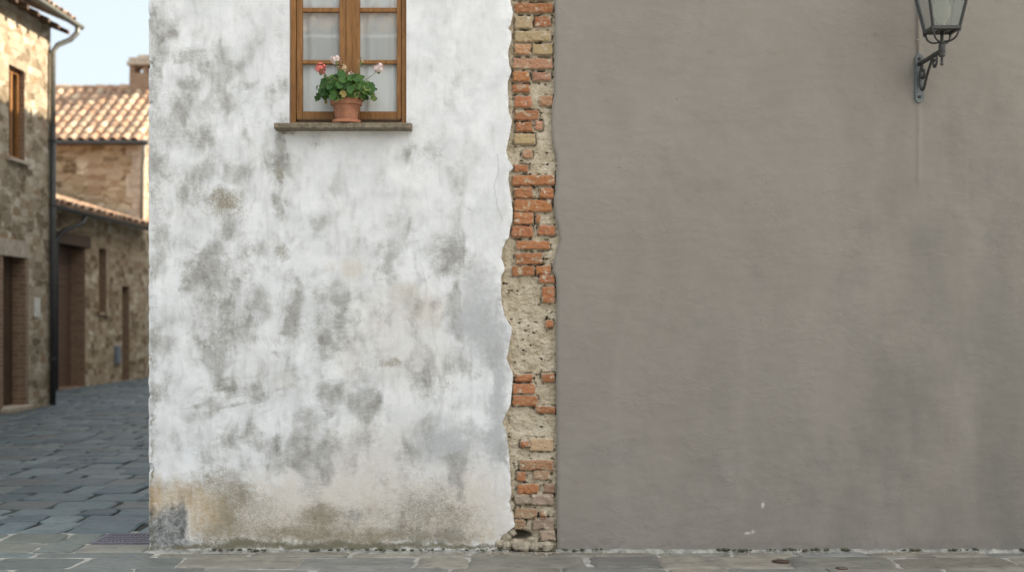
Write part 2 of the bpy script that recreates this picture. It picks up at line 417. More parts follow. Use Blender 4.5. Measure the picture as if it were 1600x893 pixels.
def lay(y0, y1, x0, x1, wid, dep, cols, jit=.16, rnd=1.0, var=.22, gap=.011):
    mb = MB(); y = y0
    while y < y1:
        d = random.uniform(*dep); x = x0 + random.uniform(-.5, 0)
        if y + d > y1 - .15: d = y1 - y
        while x < x1:
            w = random.uniform(*wid); c = random.choice(cols); k = random.uniform(1 - var, 1 + var)
            c = tuple(q * k for q in c)
            cx, cy = x + w / 2, y + d / 2
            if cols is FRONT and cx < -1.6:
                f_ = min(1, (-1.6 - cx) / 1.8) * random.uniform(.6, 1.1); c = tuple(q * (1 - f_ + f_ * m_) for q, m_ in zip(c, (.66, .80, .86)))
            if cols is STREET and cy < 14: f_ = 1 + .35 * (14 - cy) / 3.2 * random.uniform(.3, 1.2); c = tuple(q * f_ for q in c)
            hw, hd = w / 2 - gap * random.uniform(.7, 1.5), d / 2 - gap * random.uniform(.7, 1.5)
            ok = True
            if cy > 10.9 and cx > -2.8: ok = False
            if ok and blocked(cx, cy, hw, hd):
                ok = False
                # trim against the wall corner instead of dropping
                if cy - hd < 10.83 and cx - hw < -3.55 and cx + hw > -3.43:
                    nhw = (-3.43 - (cx - hw)) / 2; cx = cx - hw + nhw; hw = nhw; ok = True
                elif cx - hw < -3.1 and cy > 10.86 or (cx - hw < -2.95 and cy - hd > 10.86):
                    nx1 = -2.86; nhw = (nx1 - (cx - hw)) / 2
                    if nhw > .06: cx = cx - hw + nhw; hw = nhw; ok = True
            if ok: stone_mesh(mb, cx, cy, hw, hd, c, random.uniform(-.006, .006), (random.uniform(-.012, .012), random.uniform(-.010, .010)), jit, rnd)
            x += w
        y += d
    return mb
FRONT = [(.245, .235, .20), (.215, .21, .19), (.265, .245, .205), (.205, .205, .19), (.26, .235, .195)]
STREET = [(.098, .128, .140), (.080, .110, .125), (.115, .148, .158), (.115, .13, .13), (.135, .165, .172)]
g = MB(); g.quad((-300, -300, -.09), (300, -300, -.09), (300, 500, -.09), (-300, 500, -.09), (.15, .155, .15))
tag(g.build('ground', M['ground'], tint=True), kind='structure')
mb = MB(); ey = [(-30 + .4 * q_, 10.88 + .45 * float(perlin(q_ * .7, .5, 400)) + .2 * random.random()) for q_ in range(69)] + [(-2.8, 10.9), (24, 10.9)]
for (xa, ya), (xb, yb) in zip(ey, ey[1:]): mb.quad((xa, -14, -.009), (xb, -14, -.009), (xb, yb, -.013), (xa, ya, -.013))
tag(mb.build('pavement_bed', M['mortar_pale']), kind='structure')
mb = MB(); mb.quad((-30, 10.88, -.022), (-2.8, 10.88, -.022), (-2.8, 60, -.022), (-30, 60, -.022))
tag(mb.build('street_bed', M['joint_dark']), kind='structure')
random.seed(21)
tag(lay(-9, 8.45, -9, 8, (.5, .95), (.5, .7), FRONT).build('square_paving', M['pave'], tint=True), kind='structure')
mbp = lay(8.45, 9.955, -9, 8, (.40, .98), (.40, .56), FRONT, jit=.22, rnd=1.2, gap=.008)
tag(mbp.build('pavement', M['pave'], tint=True), kind='structure')
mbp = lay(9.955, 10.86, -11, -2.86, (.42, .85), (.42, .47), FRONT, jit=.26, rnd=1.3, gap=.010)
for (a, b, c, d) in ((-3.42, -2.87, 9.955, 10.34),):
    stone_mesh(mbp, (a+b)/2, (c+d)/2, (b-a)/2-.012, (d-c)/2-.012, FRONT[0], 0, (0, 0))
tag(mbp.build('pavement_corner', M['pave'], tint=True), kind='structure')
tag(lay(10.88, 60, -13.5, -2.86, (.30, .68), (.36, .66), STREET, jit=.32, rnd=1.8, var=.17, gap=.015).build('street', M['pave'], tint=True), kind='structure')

# ------------------------------------------------------------------ roofs of curved tiles
TILES = [(.42, .245, .145), (.47, .30, .19), (.35, .205, .125), (.47, .35, .235), (.30, .19, .125), (.43, .275, .175)]
def tile_roof(mb, o, u, v, nu, nv, pitch=.30, length=.42, thick=.05):
    """rows of half-round tiles; o: eave corner, u: along the eave, v: up the slope (unit vectors), nu x nv tiles"""
    o, u, v = Vector(o), Vector(u).normalized(), Vector(v).normalized(); n = u.cross(v).normalized()
    if n.z < 0: n = -n
    W, L = nu * pitch, nv * length
    base = [o - n*thick, o + u*W - n*thick, o + u*W + v*L - n*thick, o + v*L - n*thick]
    top = [p + n * thick * 1.2 for p in base]
    mb.add(base + top, [(0,3,2,1),(4,5,6,7),(0,1,5,4),(1,2,6,5),(2,3,7,6),(3,0,4,7)], (.28, .17, .11))
    S = 7
    for i in range(nu):
        for j in range(nv):
            c = random.choice(TILES); k = random.choice((1, 1, .6)) * random.uniform(.75, 1.2); c = tuple(q * k for q in c)
            jit = random.uniform(-.04, .04); sk = random.uniform(-.012, .012); vs = []; fs = []
            p0 = o + u * ((i + .5) * pitch + sk) + v * (j * length - .06 + jit)
            for (t, r, h) in ((0, pitch * .36, .026), (length * 1.15, pitch * .31, .0)):
                for rr in (1.0, .86):
                    for s in range(S + 1):
                        a = math.pi * s / S
                        vs.append(p0 + v * t + u * (math.cos(a) * r * rr) + n * (math.sin(a) * r * rr * .95 + h))
            q = S + 1
            for s in range(S):
                fs.append((s, s+1, 2*q+s+1, 2*q+s)); fs.append((q+s, 3*q+s, 3*q+s+1, q+s+1)); fs.append((s, q+s, q+s+1, s+1))
            mb.add(vs, fs, c)
    return mb

# ------------------------------------------------------------------ house walls with openings
def facade(mb, plane, a0, a1, z0, z1, ops, axis='y', sign=1, depth=.25, at=0.0):
    """a wall in the plane <axis> with rectangular openings (a0, a1, z0, z1, depth); reveals included"""
    As = sorted({a0, a1, *[k for o in ops for k in o[:2]]}); Zs = sorted({z0, z1, *[k for o in ops for k in o[2:4]]})
    def P(a, z, d=0): return (at - sign * d, a, z) if axis == 'y' else (a, at - sign * d, z)
    for i in range(len(As) - 1):
        for k in range(len(Zs) - 1):
            am, zm = (As[i] + As[i+1]) / 2, (Zs[k] + Zs[k+1]) / 2
            if any(o[0] < am < o[1] and o[2] < zm < o[3] for o in ops): continue
            mb.quad(P(As[i], Zs[k]), P(As[i+1], Zs[k]), P(As[i+1], Zs[k+1]), P(As[i], Zs[k+1]))
    return P
def reveals(mb, ops, axis='y', sign=1, at=0.0):
    def P(a, z, d=0): return (at - sign * d, a, z) if axis == 'y' else (a, at - sign * d, z)
    for (a, b, c, d, e) in ops:
        mb.quad(P(a, c), P(a, d), P(a, d, e), P(a, c, e)); mb.quad(P(b, c), P(b, d), P(b, d, e), P(b, c, e))
        mb.quad(P(a, c), P(b, c), P(b, c, e), P(a, c, e)); mb.quad(P(a, d), P(b, d), P(b, d, e), P(a, d, e))
    return mb

# ================================================================== WHITE HOUSE
XL = PX(231); WX0, WX1 = PX(452), PX(635); WZ0 = PZ(196); WZ1 = 5.25; ZT = 4.62; EAVE = 10.5; DEEP = 52.0
EDGE = [(-30,797),(0,797),(20,802),(40,797),(45,794),(50,799),(64,799),(80,794),(100,795),(111,799),(128,793),(151,794),(175,795),
 (188,800),(208,797),(222,794),(235,791),(250,795),(262,802),(269,795),(280,794),(297,797),(310,799),(327,801),(344,800),(354,798),
 (371,795),(376,790),(387,785),(404,784),(421,789),(431,783),(455,782),(471,784),(495,789),(512,800),(522,799),(539,795),(552,794),
 (560,791),(582,801),(597,801),(631,798),(653,788),(661,785),(672,790),(694,794),(716,796),(769,799),(784,796),(802,801),(821,805),
 (830,794),(836,785),(851,777),(880,777)]
house = empty('white_house', (0, 10, 0)); HY = 10.0
tag(house, 'white plastered house with flaking grey stains, flower pot window and exposed brick edge', 'house')
def loc(P): P[..., 1] -= HY; return P

cols_a = np.linspace(XL, WX0, 190); cols_b = np.linspace(WX0, WX1, 60)[1:]; ncc = 165
zs = np.concatenate([np.linspace(0.0, WZ0, 560), np.linspace(WZ0, ZT, 215)[1:]])
edge_z = np.interp(505 - (zs - CAMZ) * 200, [e[0] for e in EDGE], [e[1] for e in EDGE])
edge_x = PX(edge_z) + .007 * fbm(zs * 9, zs * 0 + 3.3, 5, 3, .62) + .003 * perlin(zs * 120, zs * 0, 9)
NW = 9                                                            # columns that turn the corner into the lane
X = np.zeros((len(zs), NW + len(cols_a) + len(cols_b) + ncc)); Y = np.full_like(X, HY)
Z = np.repeat(zs[:, None], X.shape[1], 1)
X[:, NW:NW+190] = cols_a; X[:, NW+190:NW+249] = cols_b
t = np.linspace(0, 1, ncc + 1)[1:]
X[:, NW+249:] = WX1 + t[None] * (edge_x[:, None] - WX1)
px = 800 + X * 200; py = 505 - (Z - CAMZ) * 200
und = fbm(px / 90, py / 90, 4, 30); trow = fbm(px / 30, py / 22, 4, 41)
Y += .007 * und + .0014 * trow
# thin broken lip at the brick edge
lip = np.clip((edge_x[:, None] - X) / .05, 0, 1); Y += .010 * (1 - lip) ** 2 * (0.6 + fbm(px / 9, py / 9, 3, 50))
for k in range(NW):                                               # corner
    X[:, k] = XL; Y[:, k] = HY + .16 * (1 - k / NW) ** 1.6 + .004
chip = sstep(.15, .5, fbm(zs * 7, zs * 0 + 9, 4, 60)) * .024 + .006 + .006 * fbm(zs * 11, zs * 0, 4, 61)
wgt = np.exp(-((X - XL) / .03) ** 2) * np.exp(-((Y - HY) / .03) ** 2)
X += chip[:, None] * wgt; Y += chip[:, None] * wgt * .8
GR = [(248,200,25,25,.4),(311,214,20,17,.5),(243,310,12,55,.5),(292,279,25,20,.4),(307,310,24,24,.5),(364,344,22,20,.5),(296,378,15,12,.4),
 (439,222,7,22,.9),(437,267,8,18,.95),(439,328,10,20,.65),(400,190,12,14,.35),(494,222,17,10,.45),(384,393,14,18,.5),(338,410,42,16,.5),
 (302,427,20,22,.75),(342,424,24,24,.55),(334,470,30,36,.7),(376,431,22,12,.45),(445,431,14,10,.5),(464,462,8,30,.6),(456,496,15,26,.6),
 (502,454,15,15,.4),(507,496,17,24,.6),(536,496,12,24,.65),(558,500,6,20,.5),(395,503,16,16,.5),(593,427,12,20,.4),(589,393,10,14,.35),
 (562,384,8,14,.4),(524,370,24,12,.3),(492,347,8,15,.35),(644,351,8,15,.35),(673,237,16,14,.5),(643,256,7,34,.3),(696,408,30,22,.6),
 (688,431,20,14,.4),(696,374,38,8,.3),(365,522,20,24,.7),(317,526,20,18,.45),(431,551,8,8,.6),(458,520,16,18,.45),(510,535,19,34,.6),
 (532,518,10,22,.6),(590,548,10,22,.35),(356,606,44,9,.45),(350,628,46,8,.45),(374,685,32,15,.6),(330,711,22,24,.5),(480,654,15,20,.6),
 (510,645,13,20,.6),(515,605,30,8,.3),(436,690,7,8,.5),(466,711,20,22,.5),(510,729,17,26,.6),(488,755,18,16,.5),(546,694,28,16,.35),
 (660,601,20,18,.55),(634,711,10,26,.3),(722,724,16,12,.4),(656,790,40,32,.65),(673,839,44,12,.7),(238,40,8,70,.5),(240,140,9,50,.5),
 (275,50,8,20,.5),(284,87,18,10,.55),(311,82,15,13,.55),(309,110,12,16,.4),(385,135,20,8,.6),(354,161,28,15,.5),(277,165,18,20,.6),
 (317,165,16,14,.4),(317,218,20,14,.5),(290,200,26,20,.35),(254,262,20,18,.55),(358,262,14,16,.4),(435,34,7,34,.35),(440,120,7,40,.3),
 (258,360,10,30,.3),(238,520,6,60,.5),(240,640,6,70,.5),(420,470,10,14,.25),(600,480,10,18,.3),(700,150,26,20,.2),(668,110,9,30,.2),
 (440,186,12,9,.5),(640,190,12,10,.5),(560,640,14,16,.25),(600,745,20,14,.3),(700,760,24,14,.3),(290,650,12,20,.25),(420,620,14,14,.25),
 (760,300,8,20,.2),(730,330,24,6,.2),(546,808,16,13,.6),(586,640,12,22,.3)]
SM = [(753,454,30,44,.6),(749,503,34,26,.65),(762,535,34,34,.65),(779,610,11,66,.75),(775,690,16,34,.7),(700,694,48,34,.8),(715,500,22,26,.4),
      (660,700,18,24,.3),(400,150,60,60,.12),(560,60,60,100,.08)]
BE = [(520,790,290,50,.55),(400,560,60,50,.2),(640,560,70,60,.35),(560,700,90,40,.3),(640,830,150,20,.5),(420,835,120,18,.5),(740,740,40,60,.35),(551,420,18,14,.6),(513,414,8,8,.4),(669,481,26,24,.5),(631,454,22,14,.45),(600,490,40,30,.25),(560,480,60,60,.15),(600,720,90,60,.22),
      (700,800,80,40,.4),(450,800,140,40,.35),(545,560,16,40,.3),(452,600,20,16,.25)]
BR = [(236,740,3,9,.95),(238,655,4,8,.7),(239,700,4,16,.55),(238,560,4,8,.6),(237,425,3,8,.6),(238,300,4,20,.4),(236,800,6,40,.8),(300,775,50,34,.3),(400,826,90,18,.4),(560,836,140,14,.35),(690,815,80,24,.35),(360,790,40,30,.4),(420,790,30,20,.35),(580,800,26,18,.4),(720,800,30,20,.35),(380,770,20,16,.4),(470,835,60,10,.55),(700,840,50,8,.5),(350,315,26,22,.75),(441,393,15,11,.6),(612,566,20,9,.6),(563,579,20,16,.35),(348,746,30,18,.45),(502,806,36,17,.75),(656,792,34,28,.35),
      (348,808,22,24,.75),(330,840,30,12,.4),(700,601,16,18,.35),(560,840,60,8,.5),(437,268,8,12,.5),(600,835,40,10,.4),(540,198,100,5,.55),(446,205,12,6,.7)]
OC = [(282,776,40,24,.85),(241,782,10,30,.9),(335,806,26,26,.45),(320,800,18,26,.5),(761,836,14,14,.5),(300,820,14,20,.4)]
DK = [(284,818,5,34,.95),(276,850,30,5,.8),(235,800,4,10,.6),(252,832,20,30,.95),(278,830,14,32,.85),(268,800,20,10,.5),(236,840,6,26,1.0)]
MO = [(484,852,110,6,.95),(370,848,26,7,.9),(620,853,120,4,.8),(234,842,7,24,.6),(300,854,60,4,.8),(745,852,50,4,.7)]
dens = blobs(px, py, [(700,260,90,160,.42),(570,280,110,60,.35),(700,60,80,80,.3),(480,420,140,60,.5),(380,60,60,60,.45),(300,60,60,60,.55),(400,160,60,60,.6),(420,330,60,80,.6),(620,560,160,120,.8),(560,460,120,60,.8),(740,560,50,140,.8),(520,640,300,110,.45),(330,300,110,180,.8),(360,500,150,150,1),(520,560,150,160,1),(480,720,240,110,1),(690,660,100,110,.9),(680,440,80,60,.8),(700,800,110,60,1),(480,800,160,50,.9),(300,120,80,110,.8),
    (520,380,90,50,.5),(670,240,70,60,.4),(260,640,50,200,.35),(700,80,60,80,.2)], 2.0, 65)
ww = px + 14 * fbm(px / 30, py / 30, 3, 66); wv = py + 14 * fbm(px / 30 + 9, py / 30, 3, 67)
bw = px + 9 * fbm(px / 60, py / 60, 2, 62); bv = py + 9 * fbm(px / 60 + 5, py / 60, 2, 63)
net = sstep(-.10, .55, fbm(bw / 46, bv / 74, 5, 75, .52)); net2 = sstep(.0, .55, fbm(bw / 20, bv / 36, 4, 76, .55))
vstr = sstep(.0, .6, fbm(bw / 9, bv / 75, 4, 77)) 
gb = blobs(px, py, GR, 1.3, 70)
gb = gb * (.98 + .60 * fbm(bw / 22, bv / 40, 4, 78, .55) + .22 * fbm(bw / 7, bv / 22, 3, 83)) 
hstr = sstep(.0, .6, fbm(bw / 55, (bv + .25 * bw) / 8, 4, 79)) * blobs(px, py, [(380,610,90,40,1),(520,610,60,20,.6),(690,380,60,30,.6),(540,500,80,60,.4)], 1.5, 81)
wash = np.clip(.20 * sstep(-.3, .6, fbm(px / 70, py / 90, 5, 71)) + dens * (.62 * net + .34 * net2) + .16 * vstr * (.3 + dens) + .3 * hstr + .18 * sstep(-.1, .5, fbm(bw / 40, bv / 30, 4, 72)) * dens, 0, 1)
att = dict(grime=np.clip(gb, 0, 1) * .92 + dens * (.50 * net + .40 * net2 * net + .30 * vstr * net) + .30 * hstr, wash=wash,
           smooth_grey=blobs(px, py, SM, 1.2, 80), beige=blobs(px, py, BE, 1.2, 90), brown=blobs(px, py, BR, 1.0, 100),
           ochre=blobs(px, py, OC, .8, 110), dark=blobs(px, py, DK, .7, 120), moss=blobs(px, py, MO, .5, 130))
# hairline crack near the brick edge
ck = np.interp(py, [240, 268, 290, 318, 345], [777, 779, 772, 776, 785]) + 2.5 * fbm(py / 7, py * 0, 3, 140)
att['crack'] = np.clip(1.0 - np.abs(px - ck) / 1.1, 0, 1) * (py > 240) * (py < 345) * .45
Y += .0025 * np.clip(att['grime'] + att['brown'], 0, 1) * sstep(-.1, .3, fbm(px / 6, py / 6, 3, 150)) + .003 * sstep(.45, .6, att['dark'])
Pt = loc(np.stack([X, Y, Z], -1))
fm = np.ones((len(zs) - 1, X.shape[1] - 1), bool)
fm[559:, NW+189:NW+248] = False                                   # the window opening
grid_obj('plaster', Pt, M['white'], house, fm, att)
# broken thickness of the plaster along the bricks, and the reveal round the window
k = 6; Pe = np.zeros((len(zs), k, 3)); pe = Pt[:, -1]
for i in range(k):
    Pe[:, i] = pe; Pe[:, i, 1] += .085 * (i / (k - 1)); Pe[:, i, 0] += .008 * fbm(zs * 60, zs * 0 + i * .7, 3, 160) * (i > 0) - .008 * i / k
grid_obj('plaster_edge', Pe, M['masonry'], house, None, dict(brick=zs[:, None] * 0 + np.zeros((1, k)), soil=np.zeros((len(zs), k))), dict(tint=np.full((len(zs), k, 3), .4)))
m = MB(); D = .125
for (x0, x1, z0, z1) in ((WX0, WX0, WZ0, WZ1), (WX1, WX1, WZ0, WZ1)):
    m.quad((x0, -.002, z0), (x0, .3, z0), (x0, .3, z1), (x0, -.002, z1))
m.quad((WX0, -.002, WZ1), (WX1, -.002, WZ1), (WX1, .3, WZ1), (WX0, .3, WZ1)); m.quad((WX0, 0, WZ0), (WX1, 0, WZ0), (WX1, .3, WZ0), (WX0, .3, WZ0))
m.build('window_reveal', M['white'], house)
# upper wall above the photographed field, lane side, back, and the strip of wall between the two plasters
m = MB(); XR = PX(868)
facade(m, 0, XL, XR, ZT, EAVE, [(WX0, WX1, ZT, WZ1, .3), (WX0, WX1, 7.0, 8.9, .3)], axis='x', sign=-1, at=0.004)
m.quad((XL + .002, .12, 0), (XL + .002, DEEP - HY, 0), (XL + .002, DEEP - HY, EAVE), (XL + .002, .12, EAVE))
m.quad((XL, .002, ZT), (XL, .13, ZT), (XL, .13, EAVE), (XL, .002, EAVE))
m.quad((XL, DEEP - HY, 0), (6, DEEP - HY, 0), (6, DEEP - HY, EAVE), (XL, DEEP - HY, EAVE))
m.box(XL + .02, WX0 - .002, .07, .32, 0, EAVE); m.box(WX1 + .002, XR + .2, .16, .32, 0, EAVE); m.box(WX0, WX1, .07, .32, 0, WZ0 - .02); m.box(WX0, WX1, .07, .32, WZ1 + .02, EAVE)
m.build('wall', M['white'], house)
rf = MB(); th = R(20); nv = 13
tile_roof(rf, (XL - .5, -.55, EAVE), (0, 1, 0), (math.cos(th), 0, math.sin(th)), 142, nv, .30, .44)
tile_roof(rf, (XL - .5 + 2 * nv * .44 * math.cos(th), -.55, EAVE), (0, 1, 0), (-math.cos(th), 0, math.sin(th)), 142, nv, .30, .44)
rf.build('roof', M['tile'], house, tint=True)
m = MB(); rx = XL - .5 + nv * .44 * math.cos(th); m.add([(XL, .01, EAVE), (rx * 2 - XL, .01, EAVE), (rx, .01, EAVE + (rx - XL) * math.tan(th))], [(0, 1, 2)])
m.build('gable', M['white'], house)

# ---- the bricks bared between the two plasters
BK = []                                                           # x0, x1, y0, y1 (px), colour
OR, BU, PK, BN, GB = (.39, .160, .066), (.45, .32, .18), (.43, .225, .125), (.34, .205, .125), (.38, .29, .20)
def c6(l, s, oy): 
    for a, b, c, d, col in l: BK.append((740 + a / s, 740 + b / s, oy + c / s, oy + d / s, col))
c6([(190,370,-55,-4,OR),(190,370,10,58,OR),(192,278,72,130,BU),(283,360,72,122,OR),(188,362,140,193,BU),(188,268,200,252,PK),(275,368,200,252,BU),(183,370,268,318,PK),
    (180,260,328,378,OR),(273,362,332,375,PK),(180,262,388,430,OR),(188,272,445,498,OR),(305,372,442,492,PK),(190,303,510,558,OR),(195,275,565,612,OR),
    (285,322,560,600,PK),(188,285,618,670,BU),(225,272,692,735,PK),(188,255,762,798,OR),(178,380,812,862,OR)], 2.978, 0)
c6([(188,277,35,90,OR),(305,375,38,90,OR),(188,365,93,150,OR),(185,278,152,210,OR),(287,312,160,205,OR),(175,277,215,270,OR),(300,378,212,260,OR),
    (197,355,285,325,OR),(195,320,342,395,OR),(178,283,402,448,OR),(290,362,400,445,OR),(305,378,445,483,OR),(318,378,498,575,OR),(333,372,655,690,OR)], 2.978, 280)
c6([(175,247,65,100,OR),(285,340,62,100,OR),(162,258,105,148,OR),(162,268,155,200,OR),(258,345,200,230,OR),(195,235,345,375,OR),(235,335,335,388,BU),
    (195,335,425,472,PK),(182,218,475,515,OR),(252,325,472,508,BN),(183,272,525,570,OR),(298,340,525,570,BN),(170,240,570,612,GB),(240,335,570,615,GB),
    (172,265,628,672,BN),(275,310,640,672,PK),(165,215,675,718,BN),(250,340,670,720,GB),(278,345,720,765,GB)], 2.683, 560)
gx = np.arange(768, 884, .8); gy = np.arange(862, -36, -.8)
bx, by = np.meshgrid(gx, gy)
wx = bx + 2.6 * fbm(bx / 9, by / 9, 4, 200, .65); wy = by + 2.0 * fbm(bx / 9 + 30, by / 9, 4, 210, .65)
H = -.040 + .016 * fbm(bx / 16, by / 13, 5, 220, .62) + .004 * fbm(bx / 4, by / 4, 3, 225)      # height of the face, + = towards the square
hole = sstep(.30, .52, fbm(bx / 8.5, by / 5.5, 4, 230)); H -= .035 * hole * sstep(-.2, .3, fbm(bx / 40, by / 40, 2, 233))
crk = 1 - sstep(.0, .07, np.abs(fbm(bx / 22, by / 15, 3, 236))); H -= .006 * crk * sstep(.0, .4, fbm(bx / 30, by / 30, 2, 238))
BM = np.zeros_like(bx); tint = np.full(bx.shape + (3,), .4)
rb = random.Random(5)
for (x0, x1, y0, y1, c) in BK:
    cx, cy, hw, hh = (x0+x1)/2, (y0+y1)/2, (x1-x0)/2, (y1-y0)/2; an = rb.uniform(-.035, .035)
    dx = (wx-cx)*math.cos(an) + (wy-cy)*math.sin(an); dy = -(wx-cx)*math.sin(an) + (wy-cy)*math.cos(an); r = rb.uniform(1.6, 3.6)
    qx, qy = np.abs(dx)-hw+r, np.abs(dy)-hh+r
    d = np.hypot(np.maximum(qx, 0), np.maximum(qy, 0)) + np.minimum(np.maximum(qx, qy), 0) - r
    mk = sstep(.9, -.9, d)
    top = -.010 + rb.uniform(-.009, .007) + .010 * fbm(bx / 10 + cx, by / 7, 4, 240, .6) + dx / hw * rb.uniform(-.004, .004) - .010 * sstep(-3.2, .5, d)
    H = H * (1 - mk) + np.maximum(top, H * .35) * mk
    gap = np.exp(-((d - 1.6) / 1.3) ** 2) * (1 - mk); H -= .022 * gap * sstep(-.1, .25, fbm(bx / 12, by / 12, 2, 245))   # open joint beside the brick
    kk = rb.uniform(.82, 1.16); cc = np.array(c) * kk * np.array([1, rb.uniform(.95, 1.05), rb.uniform(.95, 1.12)])
    tint = tint * (1 - mk[..., None]) + cc * mk[..., None]; BM = np.maximum(BM, mk)
smear = sstep(.16, .40, fbm(bx / 13, by / 10, 5, 250, .6)) * .95; BM = BM * (1 - smear * sstep(0, 1, BM))
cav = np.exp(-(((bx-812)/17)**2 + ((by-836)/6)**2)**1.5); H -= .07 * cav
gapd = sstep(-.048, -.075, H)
soil = np.clip(cav * 1.2 + .6 * hole * sstep(-.2, .3, fbm(bx / 40, by / 40, 2, 233)) + .75 * gapd + .35 * sstep(770, 850, by) * sstep(-.1, .5, fbm(bx / 14, by / 14, 3, 255)), 0, 1)  # shade in pits, joints and cavity put into the colour, plus foot dirt
Pm = loc(np.stack([PX(bx), HY - H + .006, PZ(by)], -1))
grid_obj('brickwork', Pm, M['masonry'], house, None, dict(brick=BM, soil=soil), dict(tint=tint))
# broken lumps of old plaster clinging to the foot of the brick edge
def lump(mb, c, r, s):
    n = 9; vs = []; fs = []
    for i in range(6):
        ph = math.pi * i / 5
        for k2 in range(n):
            t2 = 2 * math.pi * k2 / n; q = 1 + .35 * (rb.random() - .5)
            vs.append((c[0] + r[0]*q*math.sin(ph)*math.cos(t2), c[1] + r[1]*q*math.sin(ph)*math.sin(t2), c[2] + r[2]*math.cos(ph)*q))
    for i in range(5):
        for k2 in range(n): fs.append((i*n+k2, i*n+(k2+1) % n, (i+1)*n+(k2+1) % n, (i+1)*n+k2))
    mb.add(vs, fs)
m = MB()
for (x, y, r) in ((797,790,7),(796,806,8),(802,818,6),(790,838,9),(800,832,6),(779,848,7),(806,850,8),(818,853,9),(836,854,7),(855,853,8),(791,851,7),(846,851,5)):
    lump(m, (PX(x), .028 - .012 * (y > 845), PZ(y)), (r / 200 * 1.2, .024, r / 200), 0)
m.build('plaster_fragments', M['rubble'], house)

# ---- the window
win = MB(); WY = .035
def bar(mb, x0, x1, z0, z1, y0, y1): mb.box(x0, x1, y0, y1, z0, z1)
fz = WZ0; 
bar(win, WX0 + .002, PX(461), fz + .002, WZ1 - .002, WY, WY + .07); bar(win, PX(627), WX1 - .002, fz + .002, WZ1 - .002, WY, WY + .07)
bar(win, PX(461), PX(627), fz + .002, PZ(189), WY + .004, WY + .07); bar(win, PX(461), PX(627), WZ1 - .05, WZ1 - .002, WY, WY + .07)
wroot = win.build('window', M['wood'], house, bevel=.004)
wroot['label'] = 'varnished wooden casement window with six panes'
def casement(x0, x1, gx0, gx1):
    c = MB(); y0, y1 = WY + .012, WY + .055; zb, zt = PZ(185), WZ1 - .055
    bar(c, x0, gx0, zb, zt, y0, y1); bar(c, gx1, x1, zb, zt, y0, y1)
    bar(c, gx0, gx1, zb, PZ(172.5), y0 + .002, y1); bar(c, gx0, gx1, zt - .06, zt, y0 + .002, y1)
    for ya, yb in ((91.5, 98), (9.5, 16.5), (-72, -66)):
        bar(c, gx0, gx1, PZ(yb), PZ(ya), y0 + .005, y1)
    c.build('casement', M['wood'], wroot, bevel=.005)
    for ya, yb in ((98, 172.5), (16.5, 91.5), (-66, 9.5), (-150, -72)):
        p = MB(); p.box(gx0 - .002, gx1 + .002, y0 + .022, y0 + .026, PZ(yb) - .002, min(PZ(ya) + .002, zt - .058)); p.build('pane', M['glass'], wroot)
casement(PX(461.5), PX(541.5), PX(471), PX(529)); casement(PX(547), PX(626.5), PX(561), PX(619))
m = MB(); m.box(PX(540), PX(548.5), WY + .003, WY + .05, PZ(186), WZ1 - .06); m.build('mullion', M['wood'], wroot, bevel=.004)
m = MB(); m.box(PX(464), PX(624), WY - .012, WY + .004, PZ(188), PZ(185.5)); m.build('weather_bar', M['wood_dark'], wroot, bevel=.003)
# sill: stone slab with a worn front edge
n = 60; vs = []; fs = []; SX0, SX1 = PX(433), PX(644.5)
for i in range(n + 1):
    x = SX0 + (SX1 - SX0) * i / n; e = float(.006 * perlin(x * 14, 1.0, 300) + .004 * perlin(x * 50, 2.0, 301)); e2 = float(.003 * perlin(x * 22, 5.0, 302))
    vs += [(x, .10, WZ0 - .045), (x, -.13 + e, WZ0 - .043 + e2), (x, -.137 + e, WZ0 - .036), (x, -.137 + e, WZ0 - .008), (x, -.13 + e, WZ0 + e2), (x, .10, WZ0 + .003)]
for i in range(n):
    for q in range(5): a = i*6+q; fs.append((a, a+6, a+7, a+1))
fs += [tuple(range(6)), tuple(n*6 + q for q in range(6))[::-1]]
m = MB(); m.add(vs, fs); m.build('window_sill', M['sill'], house)
def curtain(x0, x1, label):
    nx, nz = 70, 90; P = np.zeros((nz + 1, nx + 1, 3)); u = np.linspace(0, 1, nx + 1)
    for j, z in enumerate(np.linspace(WZ0 - .0, WZ1 - .02, nz + 1)):
        P[j, :, 0] = x0 + (x1 - x0) * u; P[j, :, 1] = 10.100 + .010 * np.sin(u * 31 + .3 * np.sin(j * .4)) * (.5 + .5 * np.sin(u * 7 + 1)) ; P[j, :, 2] = z
    sh_ = sstep(PZ(97), PZ(92), P[..., 2]) * (.55 + .45 * sstep(.12, .25, np.minimum(u, 1 - u))[None]); o = grid_obj('curtain', P, M['cloth'], None, None, dict(sheer=sh_)); tag(o, label, 'curtain'); return o
curtain(WX0 + .01, PX(543), 'sheer white curtain behind the casement with the coral red flower')
curtain(PX(546), WX1 - .01, 'sheer white curtain behind the casement with the white flower')

